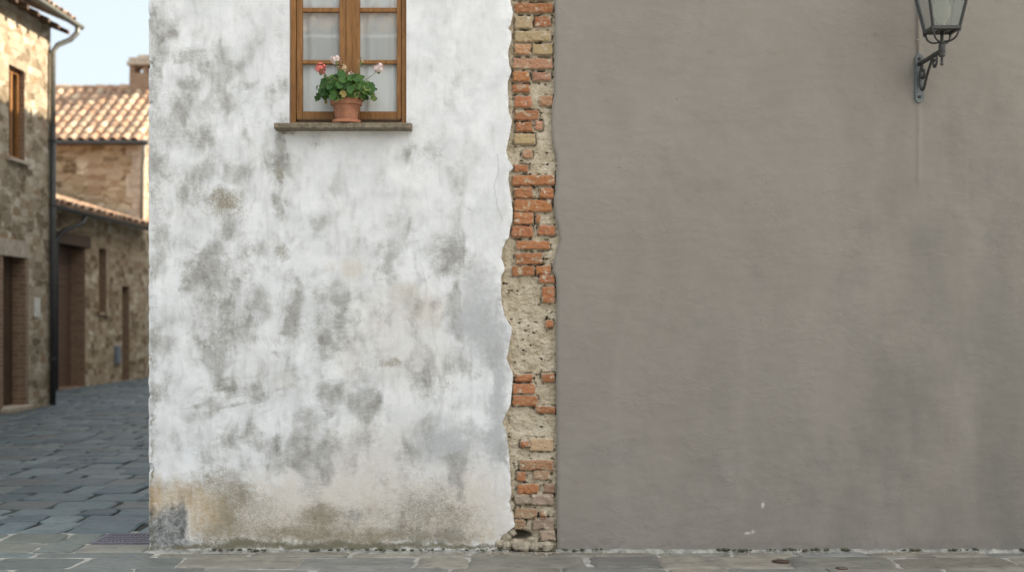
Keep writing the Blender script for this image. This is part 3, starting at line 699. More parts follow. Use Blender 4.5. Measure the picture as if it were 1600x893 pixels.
# ---- geranium
POT = (PX(542.5), 9.955, WZ0 + .004)
sc = MB(); sc.lathe([(.085,0),(.107,.006),(.112,.026),(.106,.028),(.100,.012),(.0,.010)], POT, 40)
tag(sc.build('plant_saucer', M['saucer'], smooth=False), 'shallow terracotta saucer under the geranium pot on the window sill', 'saucer')
ger = empty('potted_geranium', (POT[0], POT[1], POT[2] + .012))
tag(ger, 'terracotta pot of geranium with coral, blush and withered flowers on the window sill', 'plant')
m = MB(); m.lathe([(.078,0),(.083,.004),(.105,.128),(.107,.130),(.118,.132),(.122,.138),(.124,.178),(.119,.184),(.112,.182),(.106,.150),(.0,.149)], (0,0,0), 48)
m.build('pot', M['terracotta'], ger, smooth=True).modifiers.new('edge', 'EDGE_SPLIT').split_angle = R(40)
m = MB(); m.lathe([(.105,.152),(.06,.160),(.0,.158)], (0,0,0), 24); m.build('soil', M['soil'], ger)
rl = random.Random(42); lf = MB(); st = MB()
GC = [(.045,.115,.024),(.075,.165,.035),(.030,.075,.018),(.12,.21,.045),(.06,.14,.03)]
def leaf(mb, c, nrm, r, col, edge):
    nrm = Vector(nrm).normalized(); a = nrm.orthogonal().normalized(); a.rotate(Matrix.Rotation(rl.uniform(0, 6.28), 3, nrm)); b = nrm.cross(a)
    c = Vector(c); K = 20; vs = [c - nrm * r * .18]; cs = [col]; fs = []
    for ring, rr in ((0, .5), (1, 1.0)):
        for k2 in range(K):
            t2 = 2 * math.pi * (k2 + .5) / K; sc2 = 1.0
            notch = 1 - .55 * math.exp(-((t2 - math.pi) / .28) ** 2)
            if ring: sc2 = (1 + .09 * math.cos(t2 * 7)) * notch
            else: sc2 = .75 + .25 * notch
            h = r * (.04 + .10 * math.sin(t2 * 3 + 1)) if ring else -r * .05
            vs.append(c + (a * math.cos(t2) + b * math.sin(t2)) * r * rr * sc2 + nrm * h)
            q_ = rl.uniform(.0, 1.0) if ring else 0
            cs.append(tuple(col[i_] * (1 - q_) + edge[i_] * q_ for i_ in range(3)))
    for k2 in range(K):
        k3 = (k2 + 1) % K; fs.append((0, 1+k2, 1+k3)); fs.append((1+k2, 1+K+k2, 1+K+k3, 1+k3))
    base = len(mb.v); mb.add(vs, fs); mb.c[base:] = cs
for i in range(330):
    th2 = rl.uniform(0, 6.283); ph = math.acos(rl.uniform(-.50, 1)); q = rl.uniform(.62, 1.03)
    d = Vector((math.sin(ph)*math.cos(th2), math.sin(ph)*math.sin(th2), math.cos(ph)))
    p = Vector((d.x * .225 * q, d.y * .16 * q - .02, .235 + d.z * .14 * q))
    if d.y > .3 and d.z < 0: continue
    p.x += .02 * math.sin(i); p.z += .012 * math.cos(i * 2.3)
    if p.y > .09: p.y = .09
    low = p.z < .20
    col = rl.choice(GC); k = rl.uniform(.8, 1.2); col = tuple(v * k for v in col)
    edge = col
    if rl.random() < (.5 if low else .12): edge = (.50, .44, .15)
    if low and rl.random() < .16: col = (.36, .28, .09); edge = (.42, .27, .12)
    nr = d * .8 + Vector((rl.uniform(-.5, .5), -.55, rl.uniform(-.1, .75)))
    leaf(lf, p, nr, rl.uniform(.022, .037), col, edge)
    if i % 3 == 0: st.tube([(p.x*.2, p.y*.2, .155), (p.x*.65, p.y*.6, .155 + (p.z-.155)*.6), tuple(p - nr.normalized() * .008)], [.004, .003, .002], 5)
o = lf.build('leaves', M['leaf'], ger, tint=True, smooth=True); st.build('stems', M['stalk'], ger)
def P2(x, y, yy): return (PX(x) * (10 + yy) / 10 * 1.0 - POT[0] * 1.0, 0, 0)
def head(px_, py_, r, mat, nflo, dy, label=None, droop=False):
    Yw = POT[1] + dy; X0 = (px_ - 800) / 2000 * Yw - POT[0]; Z0 = CAMZ + (505 - py_) / 2000 * Yw - (POT[2] + .012)
    c = Vector((X0, dy, Z0)); h = MB()
    for i in range(nflo):
        d = Vector((rl.gauss(0, 1), rl.gauss(0, 1), rl.gauss(.25, .8))).normalized(); p = c + d * r * rl.uniform(.6, 1.0)
        a = d.orthogonal().normalized(); a.rotate(Matrix.Rotation(rl.uniform(0, 6.28), 3, d)); b = d.cross(a); s = r * rl.uniform(.34, .5)
        for k2 in range(5):
            t2 = k2 * 1.2566; u2 = a * math.cos(t2) + b * math.sin(t2); w2 = d.cross(u2)
            h.add([p, p + u2*s*.5 + w2*s*.32 + d*s*.12, p + u2*s + d*s*.2, p + u2*s*.5 - w2*s*.32 + d*s*.12], [(0, 1, 2, 3)])
    o = h.build('flower_head', mat, ger)
    if label: o['label'] = label
    k = MB(); k.tube([(X0 * .45, dy * .5 - .02, .30), (X0 * .8, dy * .8, .30 + (Z0 - .30) * .55), tuple(c)], [.0032, .0026, .0022], 6); k.build('stalk', M['stalk'], o)
    gcup = MB(); gcup.lathe([(.001, -r*1.1), (r*.3, -r*.75), (r*.35, -r*.2)], tuple(c), 8); gcup.build('calyx', M['stalk'], o)
head(501, 108, .046, M['red'], 34, -.03, 'coral red flower cluster')
head(525, 94, .040, M['pink'], 30, -.02, 'blush white flower cluster')
head(592, 107, .042, M['pink'], 30, -.02, 'white flower cluster leaning out')
head(535, 108, .042, M['dry'], 26, -.01, 'withered brown flower cluster')
head(548, 116, .022, M['pink'], 12, -.06, 'small fading blossom')
head(564, 96, .024, M['dry'], 12, .0, 'half open bud cluster')
head(552, 140, .017, M['red'], 8, -.135, 'small orange bud')

# ================================================================== GREY HOUSE
gh = empty('grey_house', (0, 10, 0)); tag(gh, 'plain house front in smooth taupe grey plaster carrying the lantern', 'house')
GE = [(-40,867),(0,867),(44,867),(100,866),(148,866),(165,862.6),(185,861.6),(201,862),(228,864),(242,869),(259,870),(275,869),(300,867.5),(314,865),(340,868),
      (357,872.6),(377,875),(391,871),(408,865),(424,864),(431,868),(448,870),(495,870),(542,869),(580,870),(600,869),(700,870),(800,870),(860,871)]
zs = np.linspace(0, ZT, 400); GR1 = 5.4; nw = 470
ex = PX(np.interp(505 - (zs - CAMZ) * 200, [e[0] for e in GE], [e[1] for e in GE])) + .005 * fbm(zs * 22, zs * 0 + 4, 3, 310) + .002 * perlin(zs * 130, zs * 0, 315)
t = np.linspace(0, 1, nw); X = ex[:, None] + (GR1 - ex[:, None]) * t[None] ** 1.03; Z = np.repeat(zs[:, None], nw, 1); px = 800 + X * 200; py = 505 - (Z - CAMZ) * 200
seam = np.exp(-((py - (400 + 10 * fbm(px / 120, px * 0, 3, 318))) / 10) ** 2)
Y = .006 * fbm(px / 140, py / 140, 4, 320) + .0022 * fbm(px / 40, py / 16, 4, 330) + .003 * seam * fbm(px / 16, py / 6, 4, 335)
Y += .012 * (1 - np.clip((X - ex[:, None]) / .025, 0, 1)) ** 2
rid = np.exp(-((px - 1435.5) / 3.2) ** 2) * sstep(300, 275, py); Y -= .008 * rid
patch = sstep(.25, .35, blobs(px, py, [(960, 690, 48, 16, .8)], 1.0, 342)); Y += .0012 * patch
SHADE_AREAS = [(1540,560,220,340,.6),(1600,780,240,220,.75),(1350,840,300,60,.4),(1180,560,60,220,.2),(1420,350,80,120,.25),(1560,250,70,120,.3),(1300,760,120,60,.3),(1100,650,60,160,.2)]  # areas of painted shade, heaviest at the lower right
STN = [(945,712,34,16,.5),(990,695,14,10,.4),(1375,580,8,60,.35),(1430,660,9,60,.45),(1390,720,10,60,.35),(1150,730,8,40,.35),(1120,735,8,24,.35),(1300,695,8,20,.35),
       (1440,375,22,14,.5),(1560,370,30,34,.45),(1560,275,30,30,.4),(1480,220,22,24,.3),(1350,350,14,10,.4),(1330,430,26,14,.3),(1100,290,30,16,.25),(1010,320,26,12,.2),
       (1210,330,22,10,.25),(1130,180,20,20,.15),(1000,850,120,3,.5),(1250,852,200,3,.5),(1480,850,120,4,.4),(1280,720,22,10,.3)]
CHP = [(1192,788,1.6,3.2,1),(1168,832,3,1.5,.9),(1176,830,2,2,.7),(1044,168,1.4,1.4,0)]
att = dict(painted_shade=blobs(px, py, SHADE_AREAS, 9.0, 350), stain=blobs(px, py, STN, 1.0, 360), chip=blobs(px, py, CHP, .12, 370))
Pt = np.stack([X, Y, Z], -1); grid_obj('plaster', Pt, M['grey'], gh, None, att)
k = 5; Pe = np.zeros((len(zs), k, 3))
for i in range(k):
    Pe[:, i] = Pt[:, 0]; Pe[:, i, 1] += .085 * i / (k - 1); Pe[:, i, 0] += .004 * fbm(zs * 60, zs * 0 + i * .9, 3, 380) * (i > 0)
grid_obj('plaster_edge', Pe[:, ::-1], M['grey'], gh, None, dict(painted_shade=np.zeros((len(zs), k)), stain=np.full((len(zs), k), .25), chip=np.zeros((len(zs), k))))
m = MB(); GX1 = 12.0; xr = PX(869)
m.quad((xr, .004, ZT), (GX1, .004, ZT), (GX1, .004, EAVE + .2), (xr, .004, EAVE + .2)); m.quad((GR1, .004, 0), (GX1, .004, 0), (GX1, .004, ZT), (GR1, .004, ZT))
m.box(xr + .03, GX1, .10, 22, 0, EAVE + .2); m.build('wall', M['grey'], gh)
rf = MB(); tile_roof(rf, (xr - .1, -.6, EAVE + .2), (1, 0, 0), (0, math.cos(th), math.sin(th)), 40, 16, .30, .44); rf.build('roof', M['tile'], gh, tint=True)
# ragged mortar fillet and moss where wall meets pavement
m = MB(); rr_ = random.Random(3)
for (xa, xb, zt_) in ((231, 795, .008), (868, 1840, .016)):
    n = int((xb - xa) / 7); pr = None
    for i in range(n + 1):
        x = PX(xa + (xb - xa) * i / n); h = zt_ * rr_.uniform(.4, 1.3); d = .045 * rr_.uniform(.5, 1.5)
        cur = [(x, .02, h), (x, -.006, h), (x, -.012 - d * .35, h * .45), (x, -.012 - d, -.016)]
        if pr:
            b = len(m.v); m.add(pr + cur, [(0, 4, 5, 1), (1, 5, 6, 2), (2, 6, 7, 3)])
        pr = cur
fl = m.build('kerb_mortar', M['mortar_foot']); fl.location = (0, 10, 0); tag(fl, kind='structure')
m = MB(); rr_ = random.Random(9)
for (xa, xb, n) in ((1120, 1180, 36), (1195, 1330, 30), (1405, 1440, 12), (1480, 1530, 12), (1590, 1600, 10), (330, 420, 20), (470, 790, 45), (880, 960, 12)):
    for i in range(n):
        x = PX(rr_.uniform(xa, xb)); r = rr_.uniform(.004, .014)
        lump(m, (x, 9.965 + rr_.uniform(-.02, .02), .012 + rr_.uniform(0, .008)), (r * 1.5, r, r * .7), 0)
tag(m.build('moss', M['moss'], smooth=True), 'tufts of dark moss in the joint along the wall foot', 'moss', kind='stuff')
m = MB()
for i in range(150):
    r = rr_.uniform(.002, .008) ; lump(m, (PX(rr_.choice([rr_.uniform(760, 880), rr_.uniform(300, 1600)])), 9.93 - abs(rr_.gauss(0, .08)), .004), (r * 1.3, r, r * .7), 0)
tag(m.build('plaster_crumbs', M['rubble']), 'crumbs of fallen plaster scattered on the paving', 'rubble', kind='stuff')
for i, (x, y, w, lab) in enumerate(((1220, 877, .13, 'flat rust brown spot on the paving slab below the grey wall'), (1316, 889, .10, 'dark brown spot at the picture bottom edge in front of grey wall'))):
    Yg = CAMZ * 2000 / (y - 505); m = MB(); pr = []
    for k2 in range(20):
        a = 2 * math.pi * k2 / 20; pr.append((w / 2 * math.cos(a), .06 * math.sin(a)))
    m.add([(a, b, -.004) for a, b in pr] + [(a, b, .005) for a, b in pr] + [(a * .8, b * .8, .007) for a, b in pr], [(k2, (k2+1) % 20, 20+(k2+1) % 20, 20+k2) for k2 in range(20)] + [(20+k2, 20+(k2+1) % 20, 40+(k2+1) % 20, 40+k2) for k2 in range(20)] + [tuple(40 + k2 for k2 in range(20))])
    o = m.build('paving_spot', M['rust']); o.location = ((x - 800) / 2000 * Yg, Yg, .004); tag(o, lab, 'iron cap')  # brown spots on the slabs, built as thin raised discs
# drain grate by the corner
dg = empty('drain_grate', (-3.14, 10.60, 0)); tag(dg, 'dark iron drain grate in the paving at the corner of the white house', 'drain')
m = MB(); m.box(-.27, .27, -.24, -.21, -.03, .004); m.box(-.27, .27, .21, .24, -.03, .004); m.box(-.27, -.245, -.21, .21, -.03, .004); m.box(.245, .27, -.21, .21, -.03, .004); m.build('frame', M['grate'], dg)
m = MB()
for i in range(15): x = -.23 + i * .033; m.box(x - .008, x + .008, -.21, .21, -.025, .002)
for yv in (-.1, 0, .1): m.box(-.245, .245, yv - .008, yv + .008, -.028, .0)
m.build('bars', M['grate'], dg)

# ================================================================== LANTERN
LX = PX(1435.5); ln = empty('wall_lantern', (LX, 10.0, PZ(101))); tag(ln, 'grey iron street lantern on a scrolled bracket fixed to the grey wall', 'lantern')
z0 = PZ(101)
def zl(y): return PZ(y) - z0
m = MB(); pts = []
for k2 in range(9): a = math.pi * k2 / 8; pts.append((.037 * math.cos(a), zl(93) + .037 * math.sin(a)))
for k2 in range(9): a = math.pi + math.pi * k2 / 8; pts.append((.037 * math.cos(a), zl(154) + .037 * math.sin(a)))
n = len(pts); m.add([(a, -.008, b) for a, b in pts] + [(a * .88, -.022, b * 1.0) for a, b in pts] + [(a, .01, b) for a, b in pts],
    [(k2, (k2+1) % n, n+(k2+1) % n, n+k2) for k2 in range(n)] + [tuple(n + k2 for k2 in range(n))[::-1]] + [(2*n+k2, 2*n+(k2+1) % n, (k2+1) % n, k2) for k2 in range(n)])
wp = m.build('wall_plate', M['plate'], ln)
for yb in (93, 152):
    m = MB(); m.lathe([(.013, 0), (.013, .008), (.008, .013), (0, .014)], (0, 0, 0), 6); o = m.build('bolt', M['iron'], wp); o.rotation_euler = (R(90), 0, 0); o.location = (0, -.021, zl(yb))
AL = .54
m = MB(); m.tube([(0, -.02, 0), (0, -.2, -.003), (0, -AL, -.005)], .018, 8); m.build('arm', M['iron'], ln, smooth=True)
def scroll(pts, r, name='scroll'):
    m = MB(); m.tube([(0, a, b) for a, b in pts], r, 8); return m.build(name, M['iron'], ln, smooth=True)
def spiral(cy, cz, r0, r1, a0, a1, n=22): return [(cy + (r0 + (r1-r0)*i/n) * math.cos(a0 + (a1-a0)*i/n), cz + (r0 + (r1-r0)*i/n) * math.sin(a0 + (a1-a0)*i/n)) for i in range(n + 1)]
def bez(p0, p1, p2, p3, n=16):
    return [tuple((1-t)**3*a + 3*(1-t)**2*t*b + 3*(1-t)*t*t*c + t**3*d for a, b, c, d in zip(p0, p1, p2, p3)) for t in [i / n for i in range(n + 1)]]
# S brace: a small scroll by the wall, sweeping down and up to a scroll under the arm
s1 = spiral(-.11, -.085, .012, .060, -5.5, 1.2)[::1]
scroll(s1 + bez(s1[-1], (-.05, -.02), (-.03, -.10), (-.035, -.14), 10)[1:] + bez((-.035, -.14), (-.05, -.235), (-.12, -.235), (-.16, -.17), 14)[1:] + bez((-.16, -.17), (-.24, -.07), (-.30, -.05), (-.36, .012), 14)[1:], .011)
s2 = spiral(-.375, -.055, .060, .012, 1.9, 8.2); scroll(s2, .010)
m = MB(); m.lathe([(.010,-.115),(.013,-.105),(.008,-.095),(.011,-.085),(.009,-.055),(.022,-.05),(.026,-.040),(.020,-.030),(.026,-.022),(.024,.015),(.026,.03),(.020,.045),(.012,.06),(.012,.16)], (0, -AL, 0), 16); m.build('finial', M['iron'], ln, smooth=True)
zb = CAMZ + 463 * (10 - AL - .095) / 2000 - z0; hb = .098; slope = .19; hgt = .46; ht = hb + slope * hgt
def ring(mb, h, z, w, hh):
    for s in (-1, 1):
        mb.box(-h - w, h + w, -AL + s*h - w, -AL + s*h + w, z, z + hh); mb.box(s*h - w, s*h + w, -AL - h + w, -AL + h - w, z, z + hh)
m = MB(); ring(m, hb, zb - .014, .010, .022); ring(m, ht, zb + hgt, .012, .025)
for sx in (-1, 1):
    for sy in (-1, 1):
        m.tube([(sx*hb, -AL + sy*hb, zb), (sx*ht, -AL + sy*ht, zb + hgt)], .0115, 4)
        m.tube([(sx*(hb+.002), -AL + sy*(hb+.002), zb - .034), (sx*(hb+.004), -AL + sy*(hb+.004), zb - .008)], [.004, .007], 6)
for s in (-1, 1):
    m.box(-hb, hb, -AL + s*.03 - .005, -AL + s*.03 + .005, zb - .010, zb - .002)
m.box(-.03, .03, -AL - .03, -AL + .03, zb - .016, zb - .004)
m.build('lantern_frame', M['iron'], ln)
m = MB()
for sx in (-1, 1):
    for sy in (-1, 1):
        q = bez((hb*.95, zb - .012), (hb*.95, zb - .075), (.055, zb - .10), (.014, .058), 12)
        m.tube([(sx*a*.98, -AL + sy*a*.98, b) for a, b in q], .0075, 6)
m.build('basket', M['iron'], ln, smooth=True)
for (ax, s) in (('x', -1), ('x', 1), ('y', -1), ('y', 1)):
    m = MB(); e = .003
    def q(h, z, u, d): return ((s*(h-d), -AL + u*h, z) if ax == 'x' else (u*h, -AL + s*(h-d), z))
    a, b = hb - .004, ht - .004
    V8 = [q(a, zb, -1, 0), q(a, zb, 1, 0), q(b, zb + hgt, 1, 0), q(b, zb + hgt, -1, 0), q(a, zb, -1, e), q(a, zb, 1, e), q(b, zb + hgt, 1, e), q(b, zb + hgt, -1, e)]
    m.add(V8, [(0,1,2,3),(7,6,5,4),(0,4,5,1),(1,5,6,2),(2,6,7,3),(3,7,4,0)]); m.build('glass_pane', M['frost'], ln)
m = MB(); m.lathe([(.022,0),(.024,.05),(.034,.06),(.058,.10),(.062,.16),(.045,.21),(.0,.225)], (0, -AL, zb), 20); m.build('bulb', M['bulb'], ln, smooth=True)
m = MB()
prof = [(ht + .03, zb + hgt + .024), (ht + .032, zb + hgt + .034), (ht * .62, zb + hgt + .13), (.05, zb + hgt + .17), (.05, zb + hgt + .21), (.0, zb + hgt + .25)]
vs = []; fs = []
for h, z in prof: vs += [(-h, -AL - h, z), (h, -AL - h, z), (h, -AL + h, z), (-h, -AL + h, z)]
for i in range(len(prof) - 1):
    for k2 in range(4): fs.append((i*4+k2, i*4+(k2+1) % 4, i*4+4+(k2+1) % 4, i*4+4+k2))
m.add(vs, fs + [(3, 2, 1, 0)]); m.build('lantern_roof', M['iron'], ln)
cd = empty('cable_conduit', (PX(1434), 10, PZ(86))); tag(cd, 'thin pale conduit running up the grey wall above the lantern plate', 'conduit')
m = MB(); m.tube([(0, -.008, 0), (0, -.008, 1.2), (0, -.008, 6.2)], .0085, 8); m.build('pipe', M['conduit'], cd, smooth=True)
for zc in (.11, .38, 1.2):
    m = MB(); m.box(-.014, .014, -.019, .004, zc, zc + .008); m.build('clip', M['conduit'], cd)

# ================================================================== THE LANE: left house (faces the lane, local +x)
RZ = -.02
def local_y(x, k, yr): return k / (840.0 - x) - yr
def zz(y, Yw): return CAMZ + (505 - y) / 2000 * Yw
sh = empty('stone_house', (-10, 27.75, 0), RZ); tag(sh, 'tall rubble stone house at the left edge, upper wall sunlit, with drainpipe', 'house')
def L1(x): return local_y(x, 21108, 27.75)
opw = (L1(14), L1(38.5), zz(250, 26), zz(107, 26), .16); opd = (L1(4), L1(38.5), .10, zz(401, 25.8), .30)
opx = (-7.0, -6.1, 5.1, 6.95, .16); opy = (-10.4, -9.3, .10, 3.1, .3); N1 = -16.0; H1 = 8.2
m = MB(); facade(m, 0, N1, 0, 0, H1, [opw, opd, opx, opy], at=0)
m.quad((0, 0, 0), (-9, 0, 0), (-9, 0, H1), (0, 0, H1)); m.quad((0, N1, 0), (-9, N1, 0), (-9, N1, H1), (0, N1, H1)); m.quad((-9, 0, 0), (-9, N1, 0), (-9, N1, H1), (-9, 0, H1))
m.add([(0, 0, H1), (-9, 0, H1), (-4.5, 0, H1 + 1.9)], [(0, 1, 2)]); m.add([(0, N1, H1), (-9, N1, H1), (-4.5, N1, H1 + 1.9)], [(0, 1, 2)])
m.build('wall', M['stone'], sh)
for q_, o_ in enumerate((opw, opd, opx, opy)):
    m = MB(); reveals(m, [o_])
    if o_ is opd:
        for (a, b) in ((o_[0] - .30, o_[0]), (o_[1], o_[1] + .16)):
            m.box(-.02, .012, a, b, .1, o_[3] - .002)
    m.build('brick_jamb', M['brickjamb'], sh)
m = MB(); m.box(-.03, .03, opd[0] - .32, opd[1] + .2, opd[3], opd[3] + .34); m.build('lintel', M['dress'], sh, bevel=.01)
m = MB(); m.box(-.28, .16, opd[0] - .1, opd[1] + .1, 0, .11); m.build('doorstep', M['dress'], sh, bevel=.02)
m = MB(); m.box(-.15, .09, opw[0] - .1, opw[1] + .12, opw[2] - .07, opw[2] + .004); m.build('window_sill', M['dress'], sh, bevel=.01)
def wood_window(parent, o, d):
    y0, y1, z0_, z1_ = o[:4]; f = MB(); t_ = .09
    for (a, b, c, e) in ((y0, y0 + t_, z0_, z1_), (y1 - t_, y1, z0_, z1_), (y0 + t_, y1 - t_, z0_, z0_ + t_), (y0 + t_, y1 - t_, z1_ - t_, z1_), ((y0+y1)/2 - .05, (y0+y1)/2 + .05, z0_ + t_, z1_ - t_)):
        f.box(-d - .05, -d + .02, a, b, c, e)
    w = f.build('window', M['wood'], parent); g_ = MB(); g_.box(-d - .04, -d - .03, y0 + .02, y1 - .02, z0_ + .02, z1_ - .02); g_.build('pane', M['glass'], w)
    k_ = MB(); k_.box(-d - .12, -d - .10, y0 - .05, y1 + .05, z0_ - .05, z1_ + .05); k_.build('dark_room_panel', M['dark'], w)  # dark panel standing in for the unlit room behind the glass
    return w
wood_window(sh, opw, .13); wood_window(sh, opx, .13)
def plank_door(parent, o, d, mat, horiz=False, name='door', lab=None):
    y0, y1, z0_, z1_ = o[:4]; f = MB()
    if horiz:
        z_ = z0_
        while z_ < z1_ - .01: h_ = min(.20, z1_ - z_); f.box(-d - .06, -d - rl.uniform(0, .012), y0, y1, z_, z_ + h_ - .012); z_ += h_
    else:
        y_ = y0
        while y_ < y1 - .01: h_ = min(.18, y1 - y_); f.box(-d - .06, -d - rl.uniform(0, .012), y_, y_ + h_ - .010, z0_, z1_); y_ += h_
    f.box(-d - .09, -d - .055, y0, y1, z0_, z1_)
    dr = f.build(name, mat, parent)
    if lab: dr['label'] = lab
    hnd = MB(); hnd.tube([(-d + .0, y0 + .12, z0_ + 1.0), (-d + .05, y0 + .12, z0_ + 1.02), (-d + .05, y0 + .12, z0_ + 1.14), (-d + .0, y0 + .12, z0_ + 1.16)], .010, 6); hnd.build('handle', M['iron'], dr)
plank_door(sh, opd, .24, M['wood_dark']); plank_door(sh, opy, .24, M['wood_dark'])
# roof with rafters, gutter, downpipe
OV = .44; ths = R(23); rf = MB(); nv1 = 12; pit = .28
tile_roof(rf, (OV, N1 - .3, H1 + .20 - OV * math.tan(ths) + .12), (0, 1, 0), (-math.cos(ths), 0, math.sin(ths)), int((16.7) / pit), nv1, pit, .45)
rf.build('roof', M['tile'], sh, tint=True)
yv = N1
while yv < .3:
    m = MB(); m.add([(-.1, yv, H1 + .02), (OV - .05, yv, H1 - .17), (OV - .05, yv, H1 - .08), (-.1, yv, H1 + .14), (-.1, yv+.1, H1 + .02), (OV - .05, yv+.1, H1 - .17), (OV - .05, yv+.1, H1 - .08), (-.1, yv+.1, H1 + .14)],
          [(0,1,2,3),(7,6,5,4),(0,4,5,1),(1,5,6,2),(2,6,7,3),(3,7,4,0)]); yv += .55; m.build('rafter', M['wood_dark'], sh)
def gutter(parent, x, y0, y1, z, r, mat):
    m = MB(); vs = []; fs = []; S = 8
    for rr2 in (r, r * .88):
        for yv in (y0, y1):
            for s in range(S + 1): a = math.pi + math.pi * s / S; vs.append((x + rr2*math.cos(a), yv, z + rr2*math.sin(a)))
    q = S + 1
    for s in range(S): fs += [(s, s+1, q+s+1, q+s), (2*q+s, 3*q+s, 3*q+s+1, 2*q+s+1), (s, 2*q+s, 2*q+s+1, s+1), (q+s, q+s+1, 3*q+s+1, 3*q+s)]
    fs += [tuple(range(q)), tuple(q + s for s in range(q))[::-1]]
    fs += [(0, q, 3*q, 2*q), (S, 2*q+S, 3*q+S, q+S)]
    m.add(vs, fs); return m.build('gutter', mat, parent)
gutter(sh, OV + .07, N1 - .3, .42, H1 + .10, .085, M['zinc'])
m = MB(); m.tube([(OV + .07, .22, H1 + .02), (OV + .06, .20, H1 - .10), (OV - .06, .12, H1 - .26), (.16, -.02, H1 - .40), (.085, -.09, H1 - .56), (.085, -.10, 6.0)], .058, 12); dp = m.build('downpipe', M['zinc'], sh, smooth=True)
dp['label'] = 'pale zinc upper length of drainpipe'
m = MB(); m.tube([(.085, -.10, 6.03), (.085, -.10, 3), (.085, -.10, .02)], .064, 12); dp2 = m.build('downpipe', M['pipe_dark'], sh, smooth=True); dp2['label'] = 'dark lower length of drainpipe'
for zc in (5.7, 4.3, 2.6, 1.0):
    m = MB(); m.lathe([(.076, 0), (.076, .04)], (.085, -.10, zc), 14); m.box(.0, .05, -.115, -.085, zc + .005, zc + .035); m.build('bracket', M['pipe_dark'], dp2)
pq = MB(); yq = L1(57); pq.box(.0, .03, yq - .14, yq + .14, zz(495, 26.9), zz(465, 26.9)); o = pq.build('wall_plaque', M['plaque'], bevel=.006); o.location = (-10, 27.75, 0); o.rotation_euler = (0, 0, RZ)
tag(o, 'small pale stone plaque on the rubble wall beside the dark drainpipe', 'plaque')

gutter(house, XL - .5 - .10, -.6, DEEP - HY, EAVE - .04, .10, M['zinc'])  # unseen eave gutter, added to give the cast shadow a straight edge
# ---- low building
Y2 = 34.0; lh = empty('low_house', (-12.1, Y2, 0), RZ); tag(lh, 'low brown stone outbuilding with wide plank door and tiled lean-to roof', 'house')
def L2(x): return local_y(x, 25560, Y2)
E2 = L2(228.5); H2 = 4.78; N2 = -4.5
og = (L2(84), L2(133), .02, zz(383, 35), .48); ow = (L2(154.5), L2(166), zz(487, 37.6), zz(388, 37.6), .30); od = (L2(191), L2(202), .02, zz(447, 39.7), .30)
m = MB(); facade(m, 0, N2, E2, 0, H2, [og, ow, od], at=0); m.quad((0, N2, 0), (-7, N2, 0), (-7, N2, H2 + 1.9), (0, N2, H2)); m.build('wall', M['stone2'], lh)
for o_ in (og, ow, od): m = MB(); reveals(m, [o_]); m.build('brick_jamb', M['brickjamb'], lh)
m = MB(); m.box(-.3, .05, og[0] - .3, og[1] + .35, og[3], og[3] + .33); m.build('lintel', M['wood_dark'], lh, bevel=.02)
plank_door(lh, og, .42, M['wood_door'], True, lab='wide door of horizontal planks'); plank_door(lh, od, .25, M['wood_door'], lab='narrow brown door')
wood_window(lh, ow, .22)
m = MB(); m.box(-.1, .06, ow[0] - .12, ow[1] + .12, ow[2] - .1, ow[2]); m.build('window_sill', M['stone2'], lh)
t2 = R(17); rf = MB(); tile_roof(rf, (.42, N2 - .2, H2 + .08), (0, 1, 0), (-math.cos(t2), 0, math.sin(t2)), int((E2 - N2 + .2) / .33), 16, .33, .45); rf.build('roof', M['tile'], lh, tint=True)
gutter(lh, .50, N2 - .2, E2 - .05, H2 + .0, .10, M['pipe_dark'])
yq = L2(86); m = MB(); m.tube([(.5, yq + .9, H2 - .08), (.48, yq + .7, H2 - .3), (.2, yq + .1, H2 - .55), (.08, yq - .1, H2 - .75), (.08, yq - .15, .02)], .06, 10); m.build('downpipe', M['pipe_dark'], lh, smooth=True)
bxm = empty('meter_box', (-12.1, Y2, 0), RZ); tag(bxm, 'blue grey utility meter box on the brown stone wall', 'meter box')
yq = L2(181); m = MB(); m.box(.0, .10, yq - .17, yq + .17, .55, 1.10); m.build('body', M['box'], bxm, bevel=.01)
m = MB(); m.box(.100, .112, yq - .14, yq + .14, .58, 1.07); m.build('door', M['box'], bxm, bevel=.004)

# ---- tall block behind, its front turned to the square
th_ = empty('tile_roofed_house', (-12.06, Y2 + E2, 0), RZ); tag(th_, 'stone house with sunlit curved tile roof and brick chimney behind the low building', 'house')
HT = 7.72; DT = 7.2; WT = -12.0
m = MB(); m.quad((0, 0, 0), (WT, 0, 0), (WT, 0, HT), (0, 0, HT)); m.quad((0, 0, 0), (0, DT, 0), (0, DT, HT), (0, 0, HT)); m.quad((WT, 0, 0), (WT, DT, 0), (WT, DT, HT), (WT, 0, HT)); m.quad((0, DT, 0), (WT, DT, 0), (WT, DT, HT), (0, DT, HT))
rz_ = HT + 2.15
m.add([(0, 0, HT), (0, DT, HT), (0, DT/2, rz_)], [(0, 1, 2)]); m.add([(WT, 0, HT), (WT, DT, HT), (WT, DT/2, rz_)], [(0, 1, 2)]); m.build('wall', M['stone2'], th_)
m = MB(); zc = 0
while zc < HT - .1:
    e = rl.choice((.34, .55)); m.box(-e, .03, -.03, .45 if e < .5 else .3, zc, zc + .34); zc += .345
m.build('quoins', M['dress'], th_, bevel=.01)
ta = math.atan2(2.15 + .2, DT/2 + .35); rf = MB(); pt = .35; nvt = 9; ln_ = math.hypot(2.35, DT/2 + .35) / nvt
tile_roof(rf, (WT - .2, -.35, HT - .02), (1, 0, 0), (0, math.cos(ta), math.sin(ta)), int((.35 - WT + .2) / pt), nvt, pt, ln_)
